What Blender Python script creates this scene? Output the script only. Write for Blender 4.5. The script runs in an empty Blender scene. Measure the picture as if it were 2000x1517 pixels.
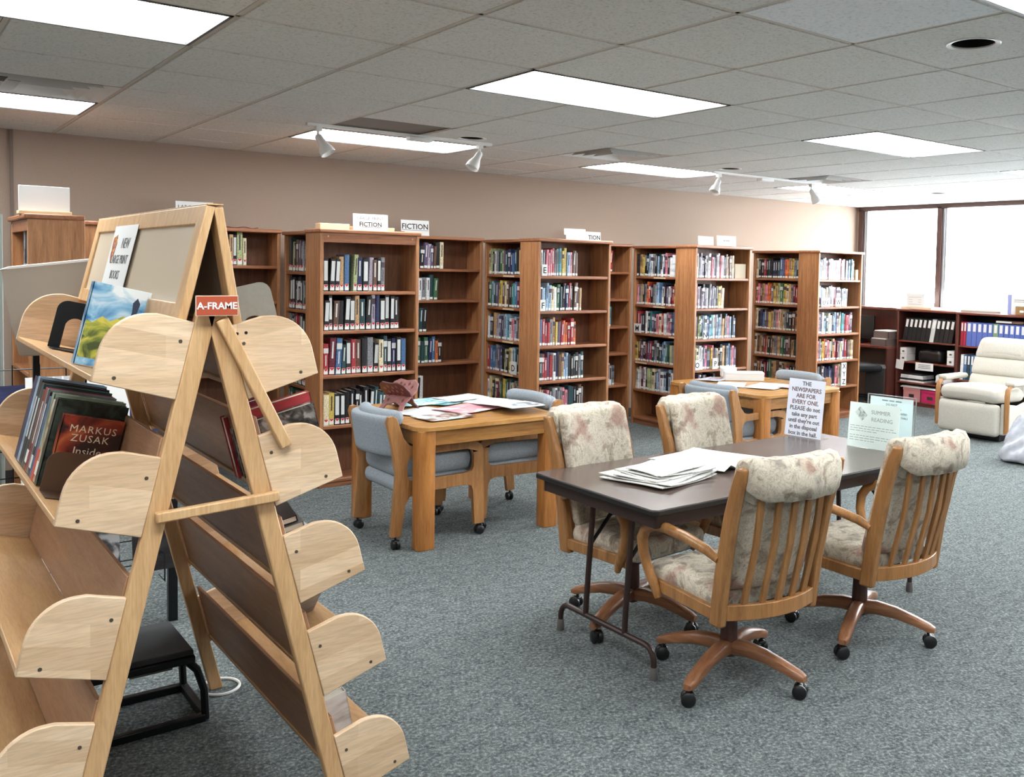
import bpy, bmesh, math, random
from mathutils import Matrix, Vector
from mathutils.geometry import tessellate_polygon
PI = math.pi
sc = bpy.context.scene
COL = sc.collection
random.seed(7)

# ------------------------------------------------------------------ camera, world, exposure
H = 1.6995                     # eye height
CZ = 2.634                     # ceiling height
YAW, PIT, ROL = 0.88376587, 0.04707984, 0.02063771
F = Vector((math.cos(YAW)*math.cos(PIT), math.sin(YAW)*math.cos(PIT), -math.sin(PIT)))
R = F.cross(Vector((0, 0, 1))).normalized()
U = R.cross(F)
R2 = math.cos(ROL)*R + math.sin(ROL)*U
U2 = -math.sin(ROL)*R + math.cos(ROL)*U
cam = bpy.data.cameras.new('camera')
camo = bpy.data.objects.new('camera', cam)
COL.objects.link(camo)
m = Matrix((R2, U2, -F)).transposed().to_4x4()
m.translation = Vector((0, 0, H))
camo.matrix_world = m
cam.sensor_fit = 'HORIZONTAL'
cam.sensor_width = 36.0
cam.lens = 36.0*1830.34/2000.0
cam.shift_x = (1000-1234.285)/2000.0
cam.shift_y = (610.82-758.5)/2000.0
cam.clip_start = 0.05
sc.camera = camo

sc.view_settings.view_transform = 'Standard'
sc.view_settings.look = 'None'
sc.view_settings.gamma = 1.0
sc.view_settings.use_curve_mapping = False
sc.view_settings.exposure = 1.0

SKY_STRENGTH = 14.5
DIFFUSER_STRENGTH = 9.8
w = bpy.data.worlds.new('sky')
sc.world = w
w.use_nodes = True
bg = w.node_tree.nodes['Background']
bg.inputs[0].default_value = (0.97, 0.98, 1.0, 1)
bg.inputs[1].default_value = SKY_STRENGTH

# ------------------------------------------------------------------ materials
def nmat(name):
    m = bpy.data.materials.new(name)
    m.use_nodes = True
    nt = m.node_tree
    return m, nt, nt.nodes['Principled BSDF']

def N(nt, typ, **kw):
    n = nt.nodes.new(typ)
    for k, v in kw.items():
        if k.startswith('i_'):
            n.inputs[k[2:].replace('_', ' ')].default_value = v
        else:
            setattr(n, k, v)
    return n

def lin(c):
    return tuple(((v/255.0)/12.92 if v/255.0 <= 0.04045 else ((v/255.0+0.055)/1.055)**2.4) for v in c) + (1,)

def coords(nt, scale=(1, 1, 1), rot=(0, 0, 0), kind='Object'):
    tc = N(nt, 'ShaderNodeTexCoord')
    mp = N(nt, 'ShaderNodeMapping')
    mp.inputs['Scale'].default_value = scale
    mp.inputs['Rotation'].default_value = rot
    nt.links.new(tc.outputs[kind], mp.inputs['Vector'])
    return mp.outputs['Vector']

def ramp(nt, src, stops):
    r = N(nt, 'ShaderNodeValToRGB')
    e = r.color_ramp.elements
    while len(e) < len(stops):
        e.new(0.5)
    for q, (p, c) in zip(e, stops):
        q.position = p
        q.color = c
    nt.links.new(src, r.inputs[0])
    return r.outputs[0]

def bump(nt, b, src, strength=0.2, dist=0.002):
    n = N(nt, 'ShaderNodeBump')
    n.inputs['Strength'].default_value = strength
    n.inputs['Distance'].default_value = dist
    nt.links.new(src, n.inputs['Height'])
    nt.links.new(n.outputs[0], b.inputs['Normal'])

def plain(name, rgb, rough=0.5, metal=0.0, var=0.0, vs=30):
    m, nt, b = nmat(name)
    b.inputs['Base Color'].default_value = lin(rgb)
    b.inputs['Roughness'].default_value = rough
    b.inputs['Metallic'].default_value = metal
    if var:
        v = coords(nt)
        n = N(nt, 'ShaderNodeTexNoise', i_Scale=vs, i_Detail=3.0)
        nt.links.new(v, n.inputs['Vector'])
        c = Vector(lin(rgb)[:3])
        o = ramp(nt, n.outputs['Fac'], [(0.3, tuple(c*(1-var))+(1,)), (0.7, tuple(c*(1+var))+(1,))])
        nt.links.new(o, b.inputs['Base Color'])
    return m

def wood(name, c1, c2, axis='z', rough=0.4, scale=1.0, strips=False):
    m, nt, b = nmat(name)
    s = {'x': (1.2, 14, 14), 'y': (14, 1.2, 14), 'z': (14, 14, 1.2)}[axis]
    v = coords(nt, tuple(k*scale for k in s))
    n = N(nt, 'ShaderNodeTexNoise', i_Scale=2.2, i_Detail=6.0, i_Roughness=0.62)
    n.inputs['Distortion'].default_value = 0.7
    nt.links.new(v, n.inputs['Vector'])
    o = ramp(nt, n.outputs['Fac'], [(0.3, lin(c1)), (0.7, lin(c2))])
    v2 = coords(nt, tuple(k*scale*6 for k in s))
    n2 = N(nt, 'ShaderNodeTexNoise', i_Scale=3.0, i_Detail=2.0)
    nt.links.new(v2, n2.inputs['Vector'])
    f = ramp(nt, n2.outputs['Fac'], [(0.35, (0.8, 0.8, 0.8, 1)), (0.6, (1, 1, 1, 1))])
    mx = N(nt, 'ShaderNodeMix', data_type='RGBA', blend_type='MULTIPLY')
    mx.inputs[0].default_value = 0.7
    nt.links.new(o, mx.inputs[6]); nt.links.new(f, mx.inputs[7])
    out = mx.outputs[2]
    if strips:      # glued-up laminated strips
        v3 = coords(nt, (1, 1, 1), (PI/2, 0, 0.24 if strips == 1 else -0.24))
        tc = N(nt, 'ShaderNodeTexCoord')
        sep = N(nt, 'ShaderNodeSeparateXYZ')
        nt.links.new(tc.outputs['Object'], sep.inputs[0])
        cmb = N(nt, 'ShaderNodeCombineXYZ')
        a = N(nt, 'ShaderNodeMath', operation='MULTIPLY_ADD')
        a.inputs[1].default_value = -0.24*strips
        nt.links.new(sep.outputs[0], a.inputs[0]); nt.links.new(sep.outputs[2], a.inputs[2])
        ad = N(nt, 'ShaderNodeMath', operation='ADD')
        nt.links.new(sep.outputs[0], ad.inputs[0]); nt.links.new(sep.outputs[1], ad.inputs[1])
        nt.links.new(ad.outputs[0], cmb.inputs[0]); nt.links.new(a.outputs[0], cmb.inputs[1])
        br = N(nt, 'ShaderNodeTexBrick')
        br.inputs['Scale'].default_value = 1.0
        br.inputs['Mortar Size'].default_value = 0.0
        br.inputs['Brick Width'].default_value = 0.33
        br.inputs['Row Height'].default_value = 0.055
        br.inputs['Color1'].default_value = (0.76, 0.70, 0.64, 1)
        br.inputs['Color2'].default_value = (1.0, 1.0, 1.0, 1)
        nt.links.new(cmb.outputs[0], br.inputs['Vector'])
        m2 = N(nt, 'ShaderNodeMix', data_type='RGBA', blend_type='MULTIPLY')
        m2.inputs[0].default_value = 1.0
        nt.links.new(out, m2.inputs[6]); nt.links.new(br.outputs[0], m2.inputs[7])
        out = m2.outputs[2]
    nt.links.new(out, b.inputs['Base Color'])
    b.inputs['Roughness'].default_value = rough
    bump(nt, b, n2.outputs['Fac'], 0.08, 0.001)
    return m

def emit(name, rgb, strength):
    m = bpy.data.materials.new(name); m.use_nodes = True
    nt = m.node_tree
    nt.nodes.remove(nt.nodes['Principled BSDF'])
    e = N(nt, 'ShaderNodeEmission')
    e.inputs[0].default_value = lin(rgb); e.inputs[1].default_value = strength
    nt.links.new(e.outputs[0], nt.nodes['Material Output'].inputs[0])
    return m

def speckle(name, base, dark, light, sc1, rough=0.9, bs=0.3, big=None):
    m, nt, b = nmat(name)
    v = coords(nt)
    n = N(nt, 'ShaderNodeTexNoise', i_Scale=sc1, i_Detail=4.0, i_Roughness=0.75)
    nt.links.new(v, n.inputs['Vector'])
    o = ramp(nt, n.outputs['Fac'], [(0.33, lin(dark)), (0.47, lin(base)), (0.56, lin(base)), (0.68, lin(light))])
    if big:
        n3 = N(nt, 'ShaderNodeTexNoise', i_Scale=big[0], i_Detail=3.0)
        nt.links.new(v, n3.inputs['Vector'])
        f = ramp(nt, n3.outputs['Fac'], [(0.35, (big[1],)*3+(1,)), (0.65, (1, 1, 1, 1))])
        mx = N(nt, 'ShaderNodeMix', data_type='RGBA', blend_type='MULTIPLY')
        mx.inputs[0].default_value = 1.0
        nt.links.new(o, mx.inputs[6]); nt.links.new(f, mx.inputs[7])
        o = mx.outputs[2]
    nt.links.new(o, b.inputs['Base Color'])
    b.inputs['Roughness'].default_value = rough
    b.inputs['Specular IOR Level'].default_value = 0.15
    bump(nt, b, n.outputs['Fac'], bs, 0.004)
    return m

def carpet_mat():
    m, nt, b = nmat('carpet_fabric')
    v = coords(nt, (1, 1, 1), (0, 0, 0.5))
    vo = N(nt, 'ShaderNodeTexVoronoi', i_Scale=42.0)
    nt.links.new(v, vo.inputs['Vector'])
    n = N(nt, 'ShaderNodeTexNoise', i_Scale=70.0, i_Detail=4.0, i_Roughness=0.8)
    nt.links.new(v, n.inputs['Vector'])
    n2 = N(nt, 'ShaderNodeTexNoise', i_Scale=13.0, i_Detail=4.0, i_Roughness=0.7)
    nt.links.new(coords(nt, (1.0, 1.5, 1)), n2.inputs['Vector'])
    o1 = ramp(nt, n.outputs['Fac'], [(0.36, lin((42, 47, 49))), (0.5, lin((92, 98, 99))), (0.64, lin((170, 176, 173)))])
    o2 = ramp(nt, n2.outputs['Fac'], [(0.38, lin((74, 80, 82))), (0.62, lin((120, 127, 125)))])
    mx = N(nt, 'ShaderNodeMix', data_type='RGBA')
    mx.inputs[0].default_value = 0.42
    nt.links.new(o1, mx.inputs[6]); nt.links.new(o2, mx.inputs[7])
    nt.links.new(mx.outputs[2], b.inputs['Base Color'])
    b.inputs['Roughness'].default_value = 0.97
    b.inputs['Specular IOR Level'].default_value = 0.08
    bump(nt, b, n.outputs['Fac'], 0.5, 0.006)
    return m

def floral_mat():
    m, nt, b = nmat('floral_tapestry')
    v = coords(nt)
    n1 = N(nt, 'ShaderNodeTexNoise', i_Scale=9.0, i_Detail=4.0, i_Roughness=0.6)
    n1.inputs['Distortion'].default_value = 1.2
    nt.links.new(v, n1.inputs['Vector'])
    base = ramp(nt, n1.outputs['Fac'], [(0.30, lin((142, 124, 112))), (0.40, lin((176, 164, 148))), (0.48, lin((212, 204, 186))),
                                        (0.58, lin((200, 190, 174))), (0.68, lin((150, 144, 134)))])
    n2 = N(nt, 'ShaderNodeTexNoise', i_Scale=6.5, i_Detail=2.0)
    nt.links.new(coords(nt, (1, 1, 1), (1.0, 0.4, 2.0)), n2.inputs['Vector'])
    mk = ramp(nt, n2.outputs['Fac'], [(0.56, (0, 0, 0, 1)), (0.66, (0.7, 0.7, 0.7, 1))])
    mx = N(nt, 'ShaderNodeMix', data_type='RGBA')
    mx.inputs[7].default_value = lin((160, 120, 108))
    nt.links.new(mk, mx.inputs[0]); nt.links.new(base, mx.inputs[6])
    n3 = N(nt, 'ShaderNodeTexNoise', i_Scale=24.0, i_Detail=3.0)
    n3.inputs['Distortion'].default_value = 2.5
    nt.links.new(v, n3.inputs['Vector'])
    ln = ramp(nt, n3.outputs['Fac'], [(0.44, (1, 1, 1, 1)), (0.485, (0.62, 0.58, 0.54, 1)), (0.53, (1, 1, 1, 1))])
    m2 = N(nt, 'ShaderNodeMix', data_type='RGBA', blend_type='MULTIPLY')
    m2.inputs[0].default_value = 0.8
    nt.links.new(mx.outputs[2], m2.inputs[6]); nt.links.new(ln, m2.inputs[7])
    nt.links.new(m2.outputs[2], b.inputs['Base Color'])
    b.inputs['Roughness'].default_value = 0.85
    b.inputs['Specular IOR Level'].default_value = 0.2
    bump(nt, b, n3.outputs['Fac'], 0.08, 0.002)
    return m

def print_mat(name, paper, ink, rows=(60, 9), amount=0.5, rough=0.6):
    """paper with rows of small print"""
    m, nt, b = nmat(name)
    v = coords(nt, (1, 1, 1))
    br = N(nt, 'ShaderNodeTexBrick')
    br.inputs['Scale'].default_value = rows[0]
    br.inputs['Mortar Size'].default_value = 0.14
    br.inputs['Brick Width'].default_value = 1.3
    br.inputs['Row Height'].default_value = 0.42
    p = lin(paper); k = lin(ink)
    mixc = tuple(p[i]*(1-amount)+k[i]*amount for i in range(3))+(1,)
    br.inputs['Color1'].default_value = mixc
    br.inputs['Color2'].default_value = p
    br.inputs['Mortar'].default_value = p
    nt.links.new(v, br.inputs['Vector'])
    n = N(nt, 'ShaderNodeTexNoise', i_Scale=rows[1], i_Detail=2.0)
    nt.links.new(v, n.inputs['Vector'])
    f = ramp(nt, n.outputs['Fac'], [(0.47, (0, 0, 0, 1)), (0.53, (1, 1, 1, 1))])
    mx = N(nt, 'ShaderNodeMix', data_type='RGBA')
    mx.inputs[6].default_value = p
    nt.links.new(f, mx.inputs[0]); nt.links.new(br.outputs[0], mx.inputs[7])
    nt.links.new(mx.outputs[2], b.inputs['Base Color'])
    b.inputs['Roughness'].default_value = rough
    return m

def cover_mat(name, stops, scale=6.0, rough=0.35, rot=(0, 0, 0), dist=1.0):
    """printed picture: soft colour patches"""
    m, nt, b = nmat(name)
    n = N(nt, 'ShaderNodeTexNoise', i_Scale=scale, i_Detail=5.0)
    n.inputs['Distortion'].default_value = dist
    nt.links.new(coords(nt, (1, 1, 1), rot), n.inputs['Vector'])
    nt.links.new(ramp(nt, n.outputs['Fac'], [(p, lin(c)) for p, c in stops]), b.inputs['Base Color'])
    b.inputs['Roughness'].default_value = rough
    return m

def paper_mat(name, rgb, tr_=0.45):
    m, nt, b = nmat(name)
    b.inputs['Base Color'].default_value = lin(rgb); b.inputs['Roughness'].default_value = 0.7
    t = N(nt, 'ShaderNodeBsdfTranslucent'); t.inputs[0].default_value = lin(rgb)
    mx = N(nt, 'ShaderNodeMixShader'); mx.inputs[0].default_value = tr_
    nt.links.new(b.outputs[0], mx.inputs[1]); nt.links.new(t.outputs[0], mx.inputs[2])
    nt.links.new(mx.outputs[0], nt.nodes['Material Output'].inputs[0])
    return m

def glass_mat(name, tint=(0.97, 0.99, 1.0), gloss=0.06):
    m = bpy.data.materials.new(name); m.use_nodes = True
    nt = m.node_tree
    nt.nodes.remove(nt.nodes['Principled BSDF'])
    t = N(nt, 'ShaderNodeBsdfTransparent'); t.inputs[0].default_value = tint+(1,)
    g = N(nt, 'ShaderNodeBsdfGlossy'); g.inputs['Roughness'].default_value = 0.05
    mx = N(nt, 'ShaderNodeMixShader'); mx.inputs[0].default_value = gloss
    nt.links.new(t.outputs[0], mx.inputs[1]); nt.links.new(g.outputs[0], mx.inputs[2])
    nt.links.new(mx.outputs[0], nt.nodes['Material Output'].inputs[0])
    return m

CASE = wood('oak_case_wood', (150, 98, 62), (198, 142, 96), 'z', 0.38)
CASEH = wood('oak_shelf_wood', (136, 84, 56), (182, 124, 88), 'x', 0.34)
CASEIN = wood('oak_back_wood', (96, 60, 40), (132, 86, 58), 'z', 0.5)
OAK = wood('golden_oak_wood', (152, 92, 42), (196, 134, 72), 'z', 0.3)
OAKX = wood('golden_oak_top_wood', (162, 112, 58), (204, 154, 92), 'x', 0.25)
OAKY = wood('honey_oak_frame_wood', (146, 98, 56), (186, 136, 86), 'z', 0.35)
CHO = wood('chair_oak_wood', (144, 98, 56), (182, 132, 80), 'z', 0.33)
CHD = wood('chair_base_wood', (122, 78, 52), (166, 116, 82), 'x', 0.35)
COLM = wood('chair_column_wood', (70, 42, 34), (92, 58, 46), 'z', 0.4)
MAPR = wood('maple_strip_wood_right', (226, 194, 156), (242, 216, 184), 'x', 0.42, 1, 1)
MAPL = wood('maple_strip_wood_left', (226, 194, 156), (242, 216, 184), 'x', 0.42, 1, -1)
MAP = wood('maple_leg_wood', (196, 152, 104), (220, 182, 134), 'z', 0.42)
MAPB = wood('maple_board_wood', (188, 144, 98), (212, 172, 124), 'y', 0.35)
MAPD = wood('maple_shaded_back_wood', (150, 112, 84), (172, 132, 100), 'y', 0.4)  # same maple darkened: the shade inside the display is put into the colour
MAHO = wood('mahogany_wood', (76, 38, 32), (106, 56, 46), 'z', 0.4)
FLORAL = floral_mat()
CARPET = carpet_mat()
BLUEF = speckle('blue_grey_upholstery', (150, 158, 165), (124, 132, 140), (172, 179, 185), 150, 0.95, 0.3)
TILE = speckle('mineral_fibre_tile', (212, 213, 209), (174, 175, 171), (222, 222, 219), 70, 0.95, 0.15)
TILE2 = speckle('mineral_fibre_tile_new', (228, 233, 236), (198, 204, 208), (236, 240, 243), 60, 0.95, 0.1)
WALL = speckle('vinyl_wall_covering', (158, 139, 125), (150, 131, 117), (164, 146, 132), 120, 0.8, 0.15)
CREAMF = speckle('cream_upholstery', (196, 191, 180), (176, 171, 160), (208, 203, 193), 120, 0.9, 0.15)
TBAR = plain('ceiling_grid_metal', (196, 190, 180), 0.6)
WHITEP = plain('white_paint', (232, 232, 230), 0.5)
WHITEC = plain('white_card', (226, 227, 226), 0.6)
CREAMC = plain('cream_card', (226, 200, 160), 0.6)
BLACKP = plain('black_plastic', (22, 23, 25), 0.4)
BLACKM = plain('black_metal', (20, 24, 26), 0.35, 0.3)
BLACKH = plain('black_void', (8, 7, 6), 0.9)
BROWNM = plain('brown_enamel_metal', (62, 46, 42), 0.35, 0.3)
RUBBER = plain('grey_rubber', (92, 90, 88), 0.7)
EDGE = plain('black_edge_banding', (30, 28, 28), 0.4)
LAMI = wood('walnut_laminate', (88, 73, 67), (99, 84, 77), 'x', 0.22, 0.6)
ALU = plain('aluminium', (150, 152, 154), 0.4, 0.6)
DKFRAME = plain('bronze_window_frame', (74, 50, 44), 0.5)
GREYM = plain('grey_metal', (142, 138, 128), 0.45, 0.2, 0.06, 60)
GREYP = plain('pale_grey_plastic', (166, 158, 148), 0.4)
TAUPE = plain('grey_air_panel', (120, 118, 114), 0.7)
STEEL = plain('screw_steel', (120, 110, 98), 0.35, 0.8)
PAGES = plain('book_pages', (226, 220, 204), 0.8)
GLASS = glass_mat('window_glass')
ACRYL = glass_mat('clear_acrylic', (0.97, 0.98, 0.98), 0.05)
INK = plain('black_ink', (34, 34, 36), 0.6)
GREYINK = plain('grey_ink', (96, 96, 102), 0.6)
PALEINK = plain('pale_grey_ink', (150, 156, 160), 0.6)
RUSTINK = plain('red_grey_ink', (120, 92, 100), 0.6)
NEWS = print_mat('newsprint', (212, 212, 208), (50, 52, 58), (46, 7), 0.6)
DIFF = emit('lamp_diffuser', (243, 247, 248), DIFFUSER_STRENGTH)

# ------------------------------------------------------------------ mesh builder
def rot(ax, a): return Matrix.Rotation(a, 4, ax)
def tr(x, y, z): return Matrix.Translation((x, y, z))
ID = Matrix.Identity(4)

class MB:
    def __init__(self):
        self.v = []; self.f = []; self.m = []
    def add(self, vs, fs, mi=0, M=None):
        o = len(self.v)
        for p in vs:
            p = Vector(p)
            if M is not None: p = M @ p
            self.v.append(tuple(p))
        for q in fs:
            self.f.append(tuple(i+o for i in q)); self.m.append(mi)
        return self
    def box(self, a, b, mi=0, M=None):
        x0, y0, z0 = a; x1, y1, z1 = b
        vs = [(x0, y0, z0), (x1, y0, z0), (x1, y1, z0), (x0, y1, z0), (x0, y0, z1), (x1, y0, z1), (x1, y1, z1), (x0, y1, z1)]
        return self.add(vs, [(0, 3, 2, 1), (4, 5, 6, 7), (0, 1, 5, 4), (1, 2, 6, 5), (2, 3, 7, 6), (3, 0, 4, 7)], mi, M)
    def prism(self, poly, h0, h1, M=None, mi=0, hole=None):
        """poly in local xy, extruded in local z"""
        loops = [[Vector((p[0], p[1], 0)) for p in poly]]
        if hole: loops.append([Vector((p[0], p[1], 0)) for p in hole])
        tris = tessellate_polygon(loops)
        pts = [p for l in loops for p in l]
        n = len(pts)
        vs = [(p.x, p.y, h0) for p in pts]+[(p.x, p.y, h1) for p in pts]
        fs = []
        for t in tris:
            a, b, c = [pts[i] for i in t]
            s = (b.x-a.x)*(c.y-a.y)-(b.y-a.y)*(c.x-a.x)
            t = tuple(t) if s > 0 else tuple(reversed(t))
            fs.append(tuple(i+n for i in t)); fs.append(tuple(reversed(t)))
        o = 0
        for k, l in enumerate(loops):
            q = len(l)
            ar = sum(l[i].x*l[(i+1) % q].y-l[(i+1) % q].x*l[i].y for i in range(q))
            fwd = (ar > 0) == (k == 0)
            for i in range(q):
                a, b = o+i, o+(i+1) % q
                fs.append((a, b, b+n, a+n) if fwd else (b, a, a+n, b+n))
            o += q
        return self.add(vs, fs, mi, M)
    def tube(self, path, r, seg=10, mi=0, M=None, flat=1.0, up=None):
        """r: number or list; flat squashes the section along its second axis"""
        P = [Vector(p) for p in path]
        n = len(P)
        rr = r if isinstance(r, (list, tuple)) else [r]*n
        t0 = (P[1]-P[0]).normalized()
        ref = Vector(up) if up else (Vector((0, 0, 1)) if abs(t0.z) < 0.9 else Vector((1, 0, 0)))
        vs = []
        for i, p in enumerate(P):
            t = ((P[min(i+1, n-1)]-P[i]).normalized()+(P[i]-P[max(i-1, 0)]).normalized())
            if t.length < 1e-6: t = t0
            t.normalize()
            a = t.cross(ref)
            if a.length < 1e-4: a = t.cross(Vector((0, 1, 0)))
            a.normalize(); b = a.cross(t).normalized()
            if not up: ref = b
            for k in range(seg):
                c = 2*PI*k/seg
                vs.append(p+a*math.cos(c)*rr[i]*flat+b*math.sin(c)*rr[i])
        fs = []
        for i in range(n-1):
            for k in range(seg):
                a, b = i*seg+k, i*seg+(k+1) % seg
                fs.append((a, b, b+seg, a+seg))
        fs.append(tuple(reversed(range(seg)))); fs.append(tuple((n-1)*seg+k for k in range(seg)))
        # orient outward
        return self.add(vs, [tuple(reversed(q)) for q in fs], mi, M)
    def lathe(self, prof, seg=16, mi=0, M=None, caps=True):
        """prof (r, z) from bottom to top"""
        vs = []
        for r, z in prof:
            for k in range(seg):
                c = 2*PI*k/seg
                vs.append((r*math.cos(c), r*math.sin(c), z))
        fs = []
        n = len(prof)
        for i in range(n-1):
            for k in range(seg):
                a, b = i*seg+k, i*seg+(k+1) % seg
                fs.append((a, b, b+seg, a+seg))
        if caps and prof[0][0] > 1e-5: fs.append(tuple(reversed(range(seg))))
        if caps and prof[-1][0] > 1e-5: fs.append(tuple((n-1)*seg+k for k in range(seg)))
        return self.add(vs, fs, mi, M)
    def cushion(self, h, r, mid=6, f=None, mi=0, M=None, puff=0.0):
        """rounded box, half sizes h; f(p)->p deforms"""
        hx, hy, hz = h
        r = min(r, hx*0.98, hy*0.98, hz*0.98)
        def ax(hh):
            t = [0, 0.12, 0.4, 1.0]
            a = [-hh+r*k for k in t]
            inner = [(-hh+r)+(2*(hh-r))*i/mid for i in range(1, mid)] if hh > r*1.2 else []
            return a+inner+[-k for k in reversed(a)]
        A = [ax(hx), ax(hy), ax(hz)]
        idx = {}
        def vid(p):
            k = tuple(round(c, 6) for c in p)
            if k not in idx: idx[k] = len(idx)
            return idx[k]
        fs = []
        for axis in range(3):
            u, v = (axis+1) % 3, (axis+2) % 3
            for s in (-1, 1):
                for i in range(len(A[u])-1):
                    for j in range(len(A[v])-1):
                        q = []
                        for (a, b) in ((i, j), (i+1, j), (i+1, j+1), (i, j+1)):
                            p = [0, 0, 0]
                            p[axis] = s*(hx, hy, hz)[axis]; p[u] = A[u][a]; p[v] = A[v][b]
                            q.append(vid(p))
                        if s < 0: q.reverse()
                        fs.append(tuple(q))
        vs = []
        for k in idx:
            p = Vector(k)
            q = Vector([max(-(hh-r), min(hh-r, c)) for c, hh in zip(p, (hx, hy, hz))])
            d = p-q
            if d.length > 1e-9: p = q+d.normalized()*r
            if puff:
                e = (1-(p.x/hx)**2)*(1-(p.y/hy)**2)
                e2 = (1-(p.x/hx)**2)*(1-(p.z/hz)**2)
                thin = min(range(3), key=lambda i: (hx, hy, hz)[i])
                if thin == 2: p.z += math.copysign(puff*max(0, e), p.z)
                elif thin == 1: p.y += math.copysign(puff*max(0, e2), p.y)
                else: p.x += math.copysign(puff*max(0, (1-(p.y/hy)**2)*(1-(p.z/hz)**2)), p.x)
            if f: p = Vector(f(p))
            vs.append(p)
        return self.add(vs, fs, mi, M)
    def mesh(self, name, mats, smooth=True, ang=35):
        me = bpy.data.meshes.new(name)
        me.from_pydata(self.v, [], self.f)
        if not isinstance(mats, (list, tuple)): mats = [mats]
        for q in mats: me.materials.append(q)
        me.polygons.foreach_set('material_index', self.m)
        me.polygons.foreach_set('use_smooth', [smooth]*len(self.f))
        me.update()
        if smooth: me.set_sharp_from_angle(angle=math.radians(ang))
        return me

def link(name, me, parent=None, mat=None, bev=0):
    o = bpy.data.objects.new(name, me)
    COL.objects.link(o)
    if parent is not None: o.parent = parent
    if mat is not None: o.matrix_local = mat
    if bev:
        b = o.modifiers.new('bevel', 'BEVEL')
        b.width = bev; b.segments = 2; b.limit_method = 'ANGLE'; b.angle_limit = math.radians(40)
    return o

def obj(name, mb, mats, parent=None, bev=0, smooth=True, ang=35, mat=None):
    return link(name, mb.mesh(name, mats, smooth, ang), parent, mat, bev)

def tag(o, label, cat, group=None):
    o['label'] = label; o['category'] = cat
    if group: o['group'] = group
    return o

def thing(name, label, cat, loc=(0, 0, 0), rz=0, group=None):
    o = bpy.data.objects.new(name, None); COL.objects.link(o)
    o.empty_display_size = 0.05
    o.location = loc; o.rotation_euler = (0, 0, rz)
    return tag(o, label, cat, group)

def struct(name, mb, mats, parent=None, bev=0, smooth=True):
    o = obj(name, mb, mats, parent, bev, smooth)
    o['kind'] = 'structure'
    return o

def dup(root, label, loc=None, rz=None, group=None):
    r = root.copy(); COL.objects.link(r)
    if loc is not None: r.location = loc
    if rz is not None: r.rotation_euler = (0, 0, rz)
    r['label'] = label
    if group: r['group'] = group
    for ch in list(root.children):
        c = ch.copy(); COL.objects.link(c); c.parent = r
        for g in list(ch.children):
            d = g.copy(); COL.objects.link(d); d.parent = c
    return r

def text_mesh(s, size, mat, spacing=1.0, depth=0.0004, align='CENTER', lsp=1.0, bold=0.0):
    cu = bpy.data.curves.new('lettering', 'FONT')
    cu.body = s; cu.size = size; cu.align_x = align; cu.extrude = depth; cu.resolution_u = 2
    cu.space_character = spacing; cu.space_line = lsp; cu.offset = bold
    o = bpy.data.objects.new('lettering', cu)
    COL.objects.link(o)
    dg = bpy.context.evaluated_depsgraph_get()
    me = bpy.data.meshes.new_from_object(o.evaluated_get(dg))
    bpy.data.objects.remove(o)
    me.materials.clear(); me.materials.append(mat)
    return me

def lettering(parent, s, size, mat, M, **kw):
    return link('lettering', text_mesh(s, size, mat, **kw), parent, M)

def frameM(origin, xdir, ydir):
    x = Vector(xdir).normalized(); y = Vector(ydir).normalized(); z = x.cross(y).normalized(); y = z.cross(x)
    M = Matrix((x, y, z)).transposed().to_4x4(); M.translation = Vector(origin)
    return M

def in_view(p, margin=150):
    d = Vector(p)-Vector((0, 0, H)); z = d.dot(F)
    if z < 0.1: return False
    x = 1234.3+1830.3*d.dot(R2)/z; y = 610.8-1830.3*d.dot(U2)/z
    return -margin < x < 2000+margin and -margin < y < 1517+margin

# ------------------------------------------------------------------ room shell
WX, WY = 10.9, 8.30
X0, Y0 = -4.6, -4.4
struct('floor', MB().box((X0, Y0, -0.1), (WX, WY, 0.0)), CARPET)
wl = struct('wall_back', MB().box((X0-0.1, WY, -0.1), (WX+0.2, WY+0.12, CZ+0.15)), WALL)
mb = MB()
WZ0, WZ1, WYB, WYE = 1.02, 2.60, 0.6, 8.26
mb.box((WX, Y0, -0.1), (WX+0.2, WY, WZ0)); mb.box((WX, Y0, WZ1), (WX+0.2, WY, CZ+0.15))
mb.box((WX, Y0, WZ0), (WX+0.2, WYB, WZ1)); mb.box((WX, WYE, WZ0), (WX+0.2, WY, WZ1))
struct('wall_right', mb, WALL)
struct('wall_left', MB().box((X0-0.12, Y0-0.12, -0.1), (X0, WY, CZ+0.15)), WALL)
struct('wall_front', MB().box((X0, Y0-0.12, -0.1), (WX+0.2, Y0, CZ+0.15)), WALL)
mb = MB(); mb.box((0.845, WY-0.012, 0), (0.865, WY, CZ))
struct('trim_1', mb, plain('wall_seam_strip', (112, 98, 88), 0.7))
mb = MB(); mb.box((X0, WY-0.012, 0), (WX, WY, 0.10))
struct('baseboard_back', mb, plain('dark_vinyl_base', (52, 44, 40), 0.6))

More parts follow.
